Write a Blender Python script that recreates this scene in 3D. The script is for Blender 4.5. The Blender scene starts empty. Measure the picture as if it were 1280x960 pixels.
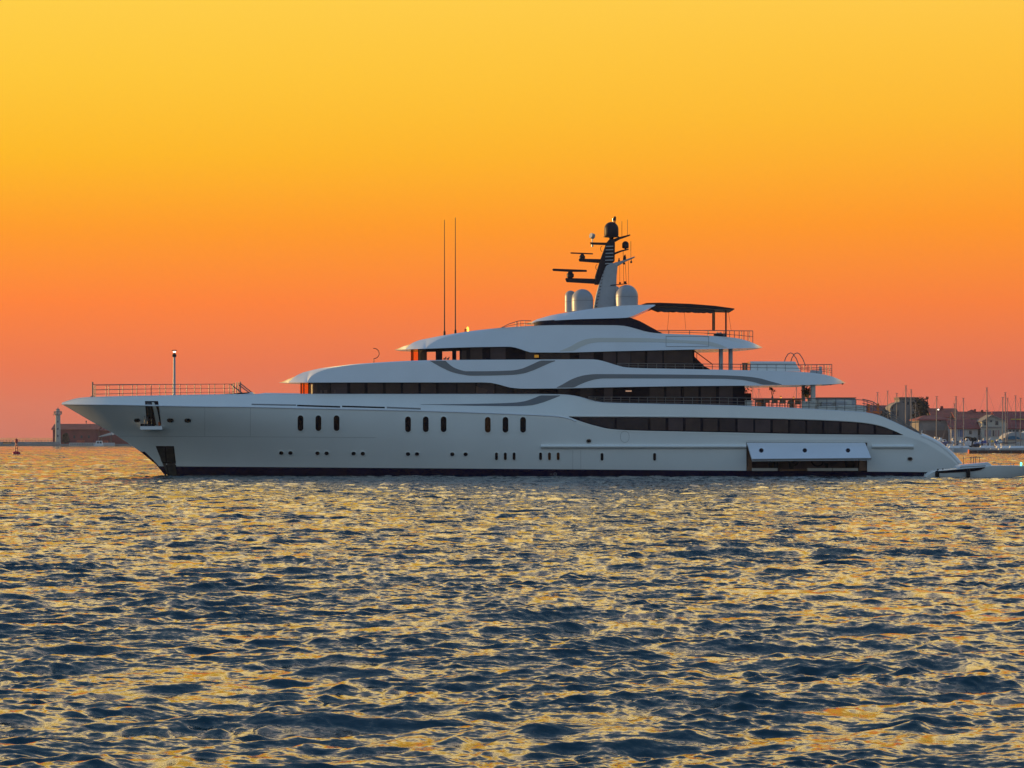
import bpy, bmesh, math, random
import numpy as np
from mathutils import Vector

random.seed(7)
RNG = np.random.default_rng(11)
SC = bpy.context.scene
COL = SC.collection
rad = math.radians

# ---------------------------------------------------------------- camera
F_PX, DIST, CAM_H, Y_HOR = 3580.0, 256.0, 3.39, 547.0      # focal length in photo pixels, metres to the yacht's centreline
cam_d = bpy.data.cameras.new('camera')
cam = bpy.data.objects.new('camera', cam_d)
COL.objects.link(cam)
cam.location = (0, -DIST, CAM_H)
cam.rotation_euler = (rad(90), 0, 0)
cam_d.sensor_width = 36
cam_d.lens = 36 * F_PX / 1280
cam_d.shift_y = (Y_HOR - 480) / 1280
cam_d.clip_start = 1
cam_d.clip_end = 60000
SC.camera = cam

# ---------------------------------------------------------------- sky and sun
SUN_AZ, SUN_EL = rad(-62), rad(4)        # measured from +Y, negative = to the left
SC.view_settings.view_transform = 'Standard'
SC.view_settings.look = 'None'
SC.view_settings.exposure = 0
SC.view_settings.gamma = 1
SC.cycles.use_denoising = True
SC.cycles.max_bounces = 8
SC.cycles.transparent_max_bounces = 12
SC.cycles.sample_clamp_indirect = 4
SC.cycles.caustics_reflective = False
SC.cycles.caustics_refractive = False


def lin(r, g, b):
    f = lambda c: (c / 255 / 12.92) if c / 255 <= 0.04045 else ((c / 255 + 0.055) / 1.055) ** 2.4
    return (f(r), f(g), f(b), 1)


world = bpy.data.worlds.new('World')
SC.world = world
world.use_nodes = True
wn, wl = world.node_tree.nodes, world.node_tree.links
wn.clear()


def ramp(nodes, stops):
    r = nodes.new('ShaderNodeValToRGB')
    el = r.color_ramp.elements
    while len(el) > 1:
        el.remove(el[-1])
    el[0].position, el[0].color = stops[0]
    for p, c in stops[1:]:
        e = el.new(p)
        e.color = c
    return r


wo = wn.new('ShaderNodeOutputWorld')
tc = wn.new('ShaderNodeTexCoord')
sep = wn.new('ShaderNodeSeparateXYZ')
wl.new(tc.outputs['Generated'], sep.inputs[0])
front_l = ramp(wn, [(0.0, lin(206, 116, 96)), (0.0243, lin(234, 117, 76)), (0.0467, lin(255, 129, 56)),
                  (0.072, lin(255, 154, 38)), (0.097, lin(254, 184, 34)), (0.125, lin(255, 199, 54)),
                  (0.153, lin(255, 207, 70)), (0.185, (1.65, 1.12, 0.36, 1)), (0.225, (2.05, 1.46, 0.56, 1)), (0.275, (1.25, 0.98, 0.60, 1)),
                  (0.35, (0.48, 0.45, 0.46, 1)), (0.50, (0.19, 0.275, 0.34, 1)), (0.80, lin(100, 132, 172)), (1.0, lin(92, 126, 174))])
front_r = ramp(wn, [(0.0, lin(212, 106, 88)), (0.0215, lin(222, 112, 84)), (0.0467, lin(247, 126, 60)),
                  (0.0746, lin(255, 150, 40)), (0.111, lin(254, 183, 48)), (0.135, lin(255, 194, 60)),
                  (0.153, lin(255, 201, 72)), (0.185, (1.65, 1.12, 0.36, 1)), (0.225, (2.05, 1.46, 0.56, 1)), (0.275, (1.25, 0.98, 0.60, 1)),
                  (0.35, (0.48, 0.45, 0.46, 1)), (0.50, (0.19, 0.275, 0.34, 1)), (0.80, lin(100, 132, 172)), (1.0, lin(92, 126, 174))])
back = ramp(wn, [(0.0, lin(160, 172, 178)), (0.1, lin(178, 190, 196)), (0.3, lin(162, 184, 203)),
                 (0.6, lin(112, 152, 184)), (1.0, lin(88, 122, 170))])
for r in (front_l, front_r, back):
    wl.new(sep.outputs['Z'], r.inputs['Fac'])
flat = wn.new('ShaderNodeVectorMath'); flat.operation = 'MULTIPLY'
flat.inputs[1].default_value = (1, 1, 0)
wl.new(tc.outputs['Generated'], flat.inputs[0])
nrm = wn.new('ShaderNodeVectorMath'); nrm.operation = 'NORMALIZE'
wl.new(flat.outputs[0], nrm.inputs[0])
dot = wn.new('ShaderNodeVectorMath'); dot.operation = 'DOT_PRODUCT'
dot.inputs[1].default_value = (math.sin(rad(-14)), math.cos(rad(-14)), 0)
wl.new(nrm.outputs[0], dot.inputs[0])
mr = wn.new('ShaderNodeMapRange'); mr.interpolation_type = 'SMOOTHSTEP'
mr.inputs['From Min'].default_value = 0.05
mr.inputs['From Max'].default_value = 0.88
wl.new(dot.outputs['Value'], mr.inputs['Value'])
lr = wn.new('ShaderNodeMapRange')                       # azimuth: left of the view to right of it
lr.inputs['From Min'].default_value = -0.18
lr.inputs['From Max'].default_value = 0.18
sep2 = wn.new('ShaderNodeSeparateXYZ')
wl.new(nrm.outputs[0], sep2.inputs[0])
wl.new(sep2.outputs['X'], lr.inputs['Value'])


def mixc(a, b, f):
    m = wn.new('ShaderNodeMix'); m.data_type = 'RGBA'
    wl.new(f, m.inputs['Factor']); wl.new(a, m.inputs[6]); wl.new(b, m.inputs[7])
    return m.outputs[2]


sky_c = mixc(back.outputs['Color'], mixc(front_l.outputs['Color'], front_r.outputs['Color'], lr.outputs['Result']), mr.outputs['Result'])
bg1 = wn.new('ShaderNodeBackground'); bg1.inputs['Strength'].default_value = 1.0
wl.new(sky_c, bg1.inputs['Color'])
nish = wn.new('ShaderNodeTexSky'); nish.sky_type = 'NISHITA'
nish.sun_disc = False
nish.sun_elevation = SUN_EL
nish.sun_rotation = SUN_AZ
bg2 = wn.new('ShaderNodeBackground'); bg2.inputs['Strength'].default_value = 0.0025
wl.new(nish.outputs[0], bg2.inputs['Color'])
add = wn.new('ShaderNodeAddShader')
wl.new(bg1.outputs[0], add.inputs[0]); wl.new(bg2.outputs[0], add.inputs[1])
wl.new(add.outputs[0], wo.inputs['Surface'])

sun_d = bpy.data.lights.new('sun', 'SUN')
sun_d.energy = 4.2
sun_d.angle = rad(0.6)
sun_d.color = (1.0, 0.62, 0.22)
sun = bpy.data.objects.new('sun', sun_d)
COL.objects.link(sun)
sdir = Vector((math.sin(SUN_AZ) * math.cos(SUN_EL), math.cos(SUN_AZ) * math.cos(SUN_EL), math.sin(SUN_EL)))
sun.rotation_euler = sdir.to_track_quat('Z', 'Y').to_euler()


# ---------------------------------------------------------------- helpers
def W(px, py, y=0.0):
    """photo pixel + depth (metres behind the yacht's centreline) -> world point"""
    d = DIST + y
    return ((px - 640) * d / F_PX, y, CAM_H - (py - Y_HOR) * d / F_PX)


def mpp(y):
    return (DIST + y) / F_PX


class Curve:
    """monotone cubic through pixel points"""
    def __init__(self, pts):
        p = np.array(sorted(pts), float)
        self.x, self.y = p[:, 0], p[:, 1]
        h = np.diff(self.x); d = np.diff(self.y) / h
        m = np.zeros(len(p))
        if len(p) > 2:
            for i in range(1, len(p) - 1):
                if d[i - 1] * d[i] > 0:
                    w1, w2 = 2 * h[i] + h[i - 1], h[i] + 2 * h[i - 1]
                    m[i] = (w1 + w2) / (w1 / d[i - 1] + w2 / d[i])
        m[0], m[-1] = d[0], d[-1]
        self.m = m

    def __call__(self, q):
        q = min(max(q, self.x[0]), self.x[-1])
        i = int(np.clip(np.searchsorted(self.x, q) - 1, 0, len(self.x) - 2))
        h = self.x[i + 1] - self.x[i]; t = (q - self.x[i]) / h
        t2, t3 = t * t, t ** 3
        return float((2 * t3 - 3 * t2 + 1) * self.y[i] + (t3 - 2 * t2 + t) * h * self.m[i]
                     + (-2 * t3 + 3 * t2) * self.y[i + 1] + (t3 - t2) * h * self.m[i + 1])


def poly(pts):
    xs = [p[0] for p in pts]; ys = [p[1] for p in pts]
    return lambda q: float(np.interp(q, xs, ys))


def wloc(o):
    v = Vector((0, 0, 0))
    while o is not None:
        v = v + o.location
        o = o.parent
    return v


def build(name, verts, faces, mat, parent=None, loc=None, smooth=False, mats=None, fmat=None, sharp=None):
    """verts in world coordinates; linked as one mesh object"""
    me = bpy.data.meshes.new(name)
    o = bpy.data.objects.new(name, me)
    COL.objects.link(o)
    if loc is not None:
        o.location = loc
    if parent is not None:
        o.parent = parent
    off = wloc(o)
    me.from_pydata([(v[0] - off.x, v[1] - off.y, v[2] - off.z) for v in verts], [], faces)
    bm = bmesh.new(); bm.from_mesh(me)
    bmesh.ops.recalc_face_normals(bm, faces=bm.faces)
    for f in bm.faces:
        f.smooth = smooth
    if smooth:
        lim = rad(38 if sharp is None else sharp)
        for e in bm.edges:
            if len(e.link_faces) == 2 and e.calc_face_angle(0) > lim:
                e.smooth = False
    bm.to_mesh(me); bm.free()
    for m in (mats or [mat]):
        me.materials.append(m)
    if fmat is not None:
        me.polygons.foreach_set('material_index', fmat)
    return o


class MB:
    """collects shapes into one mesh"""
    def __init__(self):
        self.v, self.f = [], []

    def add(self, v, f):
        n = len(self.v)
        self.v += [tuple(p) for p in v]
        self.f += [[i + n for i in q] for q in f]
        return self

    def box(self, x0, x1, y0, y1, z0, z1):
        v = [(x, y, z) for x in (x0, x1) for y in (y0, y1) for z in (z0, z1)]
        return self.add(v, [(0, 1, 3, 2), (4, 6, 7, 5), (0, 4, 5, 1), (2, 3, 7, 6), (0, 2, 6, 4), (1, 5, 7, 3)])

    def pbox(self, px0, px1, py0, py1, y0, y1):
        a, b = W(px0, py1, y0), W(px1, py0, y0)
        return self.box(a[0], b[0], y0, y1, a[2], b[2])

    def tube(self, pts, r, n=6, r2=None):
        pts = [Vector(p) for p in pts]
        rings = []
        for i, p in enumerate(pts):
            t = (pts[min(i + 1, len(pts) - 1)] - pts[max(i - 1, 0)])
            if t.length < 1e-9:
                t = Vector((0, 0, 1))
            t.normalize()
            a = t.cross(Vector((0, 1, 0)) if abs(t.y) < 0.9 else Vector((1, 0, 0))).normalized()
            b = t.cross(a)
            rr = r if r2 is None else r + (r2 - r) * i / max(1, len(pts) - 1)
            rings.append([p + a * rr * math.cos(2 * math.pi * k / n) + b * rr * math.sin(2 * math.pi * k / n) for k in range(n)])
        v = [q for ring in rings for q in ring]
        f = [(i * n + k, i * n + (k + 1) % n, (i + 1) * n + (k + 1) % n, (i + 1) * n + k)
             for i in range(len(rings) - 1) for k in range(n)]
        f += [list(range(n))[::-1], [(len(rings) - 1) * n + k for k in range(n)]]
        return self.add(v, f)

    def lathe(self, c, prof, n=20):
        """prof: (radius, z) from bottom to top round the vertical axis at c"""
        v, f = [], []
        for r, z in prof:
            for k in range(n):
                a = 2 * math.pi * k / n
                v.append((c[0] + max(r, 0.002) * math.cos(a), c[1] + max(r, 0.002) * math.sin(a), c[2] + z))
        for i in range(len(prof) - 1):
            for k in range(n):
                f.append((i * n + k, i * n + (k + 1) % n, (i + 1) * n + (k + 1) % n, (i + 1) * n + k))
        f.append(list(range(n))[::-1]); f.append([(len(prof) - 1) * n + k for k in range(n)])
        return self.add(v, f)

    def prism(self, pp, yc, half):
        """outline in photo pixels at depth yc, extruded along the depth axis"""
        pts = [W(a, b, yc) for a, b in pp]
        n = len(pts)
        v = [(p[0], yc - half, p[2]) for p in pts] + [(p[0], yc + half, p[2]) for p in pts]
        f = [list(range(n)), list(range(n, 2 * n))[::-1]] + [(i, (i + 1) % n, n + (i + 1) % n, n + i) for i in range(n)]
        return self.add(v, f)

    def build(self, name, mat, parent=None, loc=None, smooth=False, sharp=None):
        return build(name, self.v, self.f, mat, parent, loc, smooth, sharp=sharp)


def tag(o, label=None, cat=None, group=None, kind=None):
    if label: o['label'] = label
    if cat: o['category'] = cat
    if group: o['group'] = group
    if kind: o['kind'] = kind
    return o


def thing(name, loc, label, cat, group=None):
    o = bpy.data.objects.new(name, None)
    COL.objects.link(o)
    o.location = loc
    o.empty_display_size = 0.2
    return tag(o, label, cat, group)


def mat(name, col, rough=0.5, metal=0.0, spec=0.5, var=0.0, vscale=3.0, bump=0.0, bscale=20.0, emit=None, estr=0.0, coat=0.0):
    m = bpy.data.materials.new(name)
    m.use_nodes = True
    n, l = m.node_tree.nodes, m.node_tree.links
    p = n['Principled BSDF']
    p.inputs['Base Color'].default_value = (*col, 1)
    p.inputs['Roughness'].default_value = rough
    p.inputs['Metallic'].default_value = metal
    p.inputs['Specular IOR Level'].default_value = spec
    p.inputs['Coat Weight'].default_value = coat
    if emit:
        p.inputs['Emission Color'].default_value = (*emit, 1)
        p.inputs['Emission Strength'].default_value = estr
    if var > 0:
        t = n.new('ShaderNodeTexCoord'); nz = n.new('ShaderNodeTexNoise')
        nz.inputs['Scale'].default_value = vscale; nz.inputs['Detail'].default_value = 5
        l.new(t.outputs['Object'], nz.inputs['Vector'])
        r = ramp(n, [(0.3, (*[c * (1 - var) for c in col], 1)), (0.7, (*[min(1, c * (1 + var)) for c in col], 1))])
        l.new(nz.outputs['Fac'], r.inputs['Fac']); l.new(r.outputs['Color'], p.inputs['Base Color'])
    if bump > 0:
        t = n.new('ShaderNodeTexCoord'); nz = n.new('ShaderNodeTexNoise'); b = n.new('ShaderNodeBump')
        nz.inputs['Scale'].default_value = bscale; nz.inputs['Detail'].default_value = 4
        b.inputs['Strength'].default_value = bump
        l.new(t.outputs['Object'], nz.inputs['Vector']); l.new(nz.outputs['Fac'], b.inputs['Height'])
        l.new(b.outputs['Normal'], p.inputs['Normal'])
    return m


def clear_glass(name, tint, fres=0.06):
    m = bpy.data.materials.new(name); m.use_nodes = True
    n, l = m.node_tree.nodes, m.node_tree.links
    n.clear()
    o = n.new('ShaderNodeOutputMaterial'); mx = n.new('ShaderNodeMixShader')
    tr = n.new('ShaderNodeBsdfTransparent'); gl = n.new('ShaderNodeBsdfGlossy'); fr = n.new('ShaderNodeFresnel')
    tr.inputs['Color'].default_value = (*tint, 1); gl.inputs['Roughness'].default_value = 0.04
    fr.inputs['IOR'].default_value = 1.18
    mx.inputs[0].default_value = 0.03; l.new(tr.outputs[0], mx.inputs[1]); l.new(gl.outputs[0], mx.inputs[2])
    l.new(mx.outputs[0], o.inputs['Surface'])
    return m


M = {}
M['white'] = mat('white_paint', (0.78, 0.79, 0.77), rough=0.28, var=0.03, vscale=0.35, bump=0.04, bscale=0.35, coat=0.6)
M['shell'] = mat('upper_paint', (0.72, 0.74, 0.78), rough=0.3, var=0.03, vscale=0.5, bump=0.02, bscale=0.6, coat=0.7)
M['navy'] = mat('boot_paint', (0.003, 0.003, 0.030), rough=0.45, spec=0.0, var=0.3, vscale=1.0)
M['stripe'] = mat('silver_stripe', (0.16, 0.165, 0.175), rough=0.4, metal=0.3)
M['pale_stripe'] = mat('pale_stripe', (0.62, 0.60, 0.55), rough=0.35)
M['frame'] = mat('dark_frame', (0.008, 0.006, 0.012), rough=0.7, spec=0.04)
M['pane_a'] = mat('smoked_pane', (0.026, 0.015, 0.018), rough=0.14, spec=0.16, var=0.25, vscale=0.8)
M['pane_b'] = mat('brown_pane', (0.050, 0.028, 0.026), rough=0.15, spec=0.16, var=0.25, vscale=0.9)
M['pane_c'] = mat('mauve_pane', (0.060, 0.037, 0.040), rough=0.14, spec=0.16, var=0.2, vscale=0.7)
M['pane_warm'] = mat('lit_pane', (0.014, 0.009, 0.006), rough=0.2, spec=0.1, emit=(1, 0.38, 0.03), estr=0.008)
M['port'] = mat('port_glass', (0.007, 0.005, 0.008), rough=0.2, spec=0.08)
M['glass'] = clear_glass('clear_tinted_glass', (1.0, 0.60, 0.22))
M['clear'] = clear_glass('clear_glass', (1.0, 1.0, 0.96))
M['steel'] = mat('polished_steel', (0.42, 0.41, 0.40), rough=0.25, metal=0.9)
M['rail'] = mat('rail_steel', (0.16, 0.14, 0.13), rough=0.45, metal=0.3)
M['gloss'] = mat('gloss_coaming', (0.74, 0.75, 0.76), rough=0.12, coat=1.0)
M['dark_steel'] = mat('dark_steel', (0.10, 0.095, 0.09), rough=0.32, metal=0.85, var=0.4, vscale=1.5)
M['mast_dark'] = mat('mast_charcoal', (0.018, 0.014, 0.022), rough=0.5, spec=0.2)
M['mast_grey'] = mat('mast_grey', (0.36, 0.37, 0.39), rough=0.4, var=0.06)
M['dome'] = mat('dome_white', (0.34, 0.34, 0.36), rough=0.4, var=0.04)
M['awning'] = mat('awning_cloth', (0.055, 0.05, 0.06), rough=0.9, bump=0.3, bscale=3)
M['cream'] = mat('cream_upholstery', (0.55, 0.53, 0.48), rough=0.8, var=0.05)
M['wood'] = mat('varnished_teak', (0.20, 0.09, 0.035), rough=0.4, var=0.3, vscale=6)
M['orange'] = mat('orange_canvas', (0.7, 0.16, 0.03), rough=0.7)
M['black'] = mat('black_rubber', (0.010, 0.010, 0.014), rough=0.6, spec=0.1)
M['red'] = mat('red_paint', (0.46, 0.010, 0.02), rough=0.5, var=0.2)
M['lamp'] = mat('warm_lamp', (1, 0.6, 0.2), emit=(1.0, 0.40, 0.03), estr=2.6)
M['lamp_w'] = mat('white_lamp', (1, 1, 0.9), emit=(1.0, 0.85, 0.65), estr=2.2)
M['lamp_g'] = mat('green_lamp', (0.1, 1, 0.6), emit=(0.1, 1.0, 0.6), estr=3)
M['cabin_wood'] = mat('saloon_wood', (0.17, 0.075, 0.03), rough=0.5, var=0.35, vscale=2)
M['cabin_wall'] = mat('saloon_wall', (0.13, 0.075, 0.08), rough=0.6, var=0.3, vscale=1.2)
M['leaf'] = mat('plant_leaf', (0.03, 0.05, 0.015), rough=0.6)
M['seam'] = mat('panel_gap', (0.20, 0.20, 0.20), rough=0.6)
# ---------------------------------------------------------------- water
def make_water():
    hi, back_off = 0.225, 25.0                              # a sheet that fans out from behind the viewpoint, finest where it is nearest
    u_in = np.arange(-hi, hi, 0.00041)
    u_out = np.concatenate([hi * np.geomspace(1, 4.5, 230)[1:], hi * 4.5 * np.geomspace(1, 7, 36)[1:]])
    u = np.concatenate([-u_out[::-1], u_in, u_out])
    d_near = np.geomspace(3, 22, 60)[:-1]
    d = np.concatenate([np.geomspace(22, 80, 1150)[:-1], np.geomspace(80, 1300, 1500)])
    d = np.concatenate([d_near, d, np.geomspace(1300, 40000, 30)[1:]])
    U, D = np.meshgrid(u.astype(np.float32), d.astype(np.float32))
    X = U * (D + back_off); Y = D - DIST
    dy = np.gradient(d).astype(np.float32)[:, None]
    dx = (np.abs(np.gradient(u))[None, :] * (d[:, None] + back_off)).astype(np.float32)
    cell = np.maximum(dy * 0.7, dx)
    Z = np.zeros_like(X); DX = np.zeros_like(X); DY = np.zeros_like(X)
    n = 140
    lost = np.zeros_like(X)
    lam = np.geomspace(0.12, 6.0, n) * RNG.uniform(0.97, 1.03, n)
    k = 2 * np.pi / lam
    # slope variance per component: broad, falling for long waves
    s2 = np.exp(-((np.log(lam) - math.log(0.55)) / 1.5) ** 2)
    s2 *= 0.050 / s2.sum()
    amp = np.sqrt(2 * s2) / k
    # calmer and rougher patches: long gusts, and short ripples that come and go
    def patches(k, l0, l1, ax):
        g = np.zeros_like(X)
        for _ in range(k):
            th = RNG.uniform(0, 6.28); L = math.exp(RNG.uniform(math.log(l0), math.log(l1)))
            g += np.cos(2 * np.pi / L * (math.cos(th) * X * ax + math.sin(th) * Y) + RNG.uniform(0, 6.28)).astype(np.float32)
        return g / math.sqrt(k / 2)
    g_long = 1 + 0.10 * patches(9, 20, 90, 0.6)
    g_mid = np.clip(1 + 0.22 * patches(12, 5, 30, 0.6), 0.4, 1.7)
    g_short = np.clip(1 + 0.40 * patches(14, 1.5, 10, 0.6), 0.25, 2.0)
    for i in range(n):
        spread = 0.9 if lam[i] < 0.6 else 0.7 if lam[i] < 2 else 0.45
        th = -math.pi / 2 + 0.30 + RNG.normal(0, spread)
        kx, ky = k[i] * math.cos(th), k[i] * math.sin(th)
        ph = (kx * X + ky * Y + RNG.uniform(0, 6.28)).astype(np.float32)
        t = np.clip((lam[i] / cell - 2.0) / 1.8, 0, 1)
        a = (amp[i] * t).astype(np.float32) * (g_short if lam[i] < 0.5 else g_mid if lam[i] < 1.6 else g_long)
        lost += (s2[i] / s2.sum() * (1 - t * t)).astype(np.float32)
        c, s = np.cos(ph), np.sin(ph)
        Z += a * c
        DX -= (0.8 * math.cos(th)) * a * s
        DY -= (0.8 * math.sin(th)) * a * s
    V = np.stack([X + DX, Y + DY, Z], -1).reshape(-1, 3).astype(np.float32)
    nr, nc = X.shape
    idx = np.arange(nr * nc, dtype=np.int32).reshape(nr, nc)
    q = np.stack([idx[:-1, :-1], idx[:-1, 1:], idx[1:, 1:], idx[1:, :-1]], -1).reshape(-1, 4)
    me = bpy.data.meshes.new('water')
    me.vertices.add(len(V)); me.vertices.foreach_set('co', V.ravel())
    me.loops.add(q.size); me.loops.foreach_set('vertex_index', q.ravel())
    me.polygons.add(len(q))
    me.polygons.foreach_set('loop_start', np.arange(0, q.size, 4, dtype=np.int32))
    me.polygons.foreach_set('use_smooth', np.ones(len(q), dtype=bool))
    me.update(calc_edges=True)
    at_ = me.attributes.new('ripple', 'FLOAT', 'POINT')          # slope of the wavelets too short for the mesh
    at_.data.foreach_set('value', (0.9 + 1.7 * lost).ravel())
    m = bpy.data.materials.new('sea_water'); m.use_nodes = True
    nn, l = m.node_tree.nodes, m.node_tree.links
    p = nn['Principled BSDF']
    p.inputs['Base Color'].default_value = (0.008, 0.038, 0.052, 1)
    p.inputs['Roughness'].default_value = 0.06
    p.inputs['IOR'].default_value = 1.34
    p.inputs['Specular IOR Level'].default_value = 0.5
    t = nn.new('ShaderNodeTexCoord')
    mp = nn.new('ShaderNodeMapping'); mp.inputs['Scale'].default_value = (0.75, 1.3, 1); mp.inputs['Rotation'].default_value = (0, 0, 0.25)
    l.new(t.outputs['Object'], mp.inputs['Vector'])
    acc = None
    for sc_, amp_ in ((16.0, 0.55), (5.5, 0.72), (1.7, 0.64), (0.55, 0.66), (0.12, 0.30)):
        nz = nn.new('ShaderNodeTexNoise'); nz.inputs['Scale'].default_value = sc_; nz.inputs['Detail'].default_value = 3
        l.new(mp.outputs[0], nz.inputs['Vector'])
        sb = nn.new('ShaderNodeVectorMath'); sb.operation = 'SUBTRACT'; sb.inputs[1].default_value = (0.5, 0.5, 0.5)
        l.new(nz.outputs['Color'], sb.inputs[0])
        ml = nn.new('ShaderNodeVectorMath'); ml.operation = 'MULTIPLY'; ml.inputs[1].default_value = (amp_ * 0.7, amp_, 0)
        l.new(sb.outputs[0], ml.inputs[0])
        if acc is None:
            acc = ml
        else:
            ad = nn.new('ShaderNodeVectorMath'); ad.operation = 'ADD'
            l.new(acc.outputs[0], ad.inputs[0]); l.new(ml.outputs[0], ad.inputs[1]); acc = ad
    geo = nn.new('ShaderNodeNewGeometry')
    ra = nn.new('ShaderNodeAttribute'); ra.attribute_name = 'ripple'
    rs = nn.new('ShaderNodeVectorMath'); rs.operation = 'SCALE'
    l.new(acc.outputs[0], rs.inputs[0]); l.new(ra.outputs['Fac'], rs.inputs['Scale']); acc = rs
    ad = nn.new('ShaderNodeVectorMath'); ad.operation = 'ADD'
    l.new(geo.outputs['Normal'], ad.inputs[0]); l.new(acc.outputs[0], ad.inputs[1])
    nm = nn.new('ShaderNodeVectorMath'); nm.operation = 'NORMALIZE'
    l.new(ad.outputs[0], nm.inputs[0]); l.new(nm.outputs[0], p.inputs['Normal'])
    me.materials.append(m)
    o = bpy.data.objects.new('water', me)
    COL.objects.link(o)
    o['kind'] = 'structure'
    return o


make_water()

# ---------------------------------------------------------------- the yacht: hull surface
yacht = thing('motor_yacht', (0, 0, 0), 'long white superyacht with three raked decks, silver stripes and radar mast lying at anchor', 'yacht')
Y = yacht
STEM = [(503, 77), (505, 77), (517, 97.6), (529.8, 119.3), (540, 139), (553, 159), (564, 174.7), (580, 196.5), (593.7, 207.4), (606, 222), (640, 250)]
stem = poly(STEM)
KN = Curve([(77, 505), (100, 505.4), (150, 506), (200, 507), (250, 508), (310, 508.6), (370, 510), (440, 511.5), (525, 513.5),
            (602, 516), (643, 517.6), (680, 519.3), (698, 520.6), (711, 523), (722, 527.5), (745, 534), (765, 538), (900, 541.5),
            (1125, 545), (1150, 551), (1170, 562), (1187, 573), (1200, 584)])
TOP = Curve([(77, 504.2), (85, 501.6), (95, 498.8), (103, 497.7), (115, 497), (200, 495), (250, 494), (310, 493.3), (345, 492.8),
             (375, 493), (450, 493.2), (640, 493.2), (696, 493.4), (708, 494), (720, 495.6), (733, 499), (745, 502.3), (755, 503.8),
             (770, 504.3), (800, 505), (900, 507), (960, 509), (1000, 511), (1050, 514), (1080, 516), (1097, 519.5), (1113, 526),
             (1130, 534), (1147, 542), (1153, 544), (1170, 552), (1187, 565.2), (1200, 579.5)])
boot = lambda px: 583 + (px - 222) * 7 / 928
water_py = lambda px: 594 + (px - 210) * 0.0035


def hull_b(px, py):
    K = KN(px)
    pk = max(py, K)
    t = min(max((pk - K) / max(water_py(px) - K, 4), 0), 1.3)
    e = max(px - stem(pk), 0)
    kk = 72 + 135 * t ** 1.25
    b = 6.0 * (1 - math.exp(-e / kk)) * (1 - 0.03 * t)
    if px > 1080:
        b *= 1 - 0.10 * ((px - 1080) / 120) ** 2
    if py < K:
        sl = float(np.interp(px, [77, 300, 600, 700, 760, 1200], [0.85, 0.75, 0.5, 0.3, 0.10, 0.10]))
        b -= min(sl * (K - py) * 0.0699, 0.75 * b)
    return max(b, 0.02)


def hull_grid():
    P = np.unique(np.concatenate([77 + 43 * np.linspace(0, 1, 16) ** 1.6, np.linspace(120, 420, 61), np.linspace(425, 933, 85),
                                  np.linspace(933, 1084, 25), np.linspace(1084, 1200, 46)]))
    midpy = lambda px: float(np.interp(px, [77, 700, 850, 1200], [545, 550, 552, 553]))

    def rows(px):
        T = TOP(px); K = max(KN(px), T + 0.01)
        b0 = max(boot(px), K + 0.03)
        m = min(max(midpy(px), K + 0.02), b0 - 0.005) if b0 > K + 0.03 else K + 0.02
        r = [max(616, b0 + 1)] + [b0 + (m - b0) * i / 5 for i in range(6)] + [m + (K - m) * i / 8 for i in range(1, 9)] + [K + (T - K) * i / 5 for i in range(1, 6)]
        return r
    nrow = len(rows(300))
    V = np.zeros((len(P), nrow, 3))
    PXY = np.zeros((len(P), nrow, 2))
    for i, p in enumerate(P):
        w = max(0, 1 - (p - 77) / 343)
        for r in range(nrow):
            px = p
            for _ in range(25):
                py = rows(px)[r]
                px = 0.5 * px + 0.5 * (p + (stem(py) - 77) * w)
            py = rows(px)[r]
            PXY[i, r] = px, py
            V[i, r] = W(px, py, -hull_b(px, py))
    return P, PXY, V


P_, PXY_, V_ = hull_grid()
ni, nr_ = V_.shape[:2]
hv = [tuple(V_[i, r]) for i in range(ni) for r in range(nr_)] + [(V_[i, r][0], -V_[i, r][1], V_[i, r][2]) for i in range(ni) for r in range(nr_)]
o2 = ni * nr_
hf, hm = [], []
HA, HB = 933, 1084
for i in range(ni - 1):
    for r in range(nr_ - 1):
        a, b, c, d = i * nr_ + r, (i + 1) * nr_ + r, (i + 1) * nr_ + r + 1, i * nr_ + r + 1
        hole = P_[i] >= HA - 0.1 and P_[i + 1] <= HB + 0.1 and 1 <= r < 6
        if not hole:
            hf.append((a, b, c, d)); hm.append(1 if r == 0 else 0)
        hf.append((o2 + a, o2 + d, o2 + c, o2 + b)); hm.append(1 if r == 0 else 0)
for i in range(ni - 1):
    t = nr_ - 1
    hf.append((i * nr_ + t, (i + 1) * nr_ + t, o2 + (i + 1) * nr_ + t, o2 + i * nr_ + t)); hm.append(0)
    hf.append((i * nr_, o2 + i * nr_, o2 + (i + 1) * nr_, (i + 1) * nr_)); hm.append(1)
for r in range(nr_ - 1):
    e = (ni - 1) * nr_
    hf.append((e + r, o2 + e + r, o2 + e + r + 1, e + r + 1)); hm.append(0)
    hf.append((r, r + 1, o2 + r + 1, o2 + r)); hm.append(1 if r == 0 else 0)
hull = build('hull', hv, hf, None, Y, smooth=True, mats=[M['white'], M['navy']], fmat=hm, sharp=22)


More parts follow.
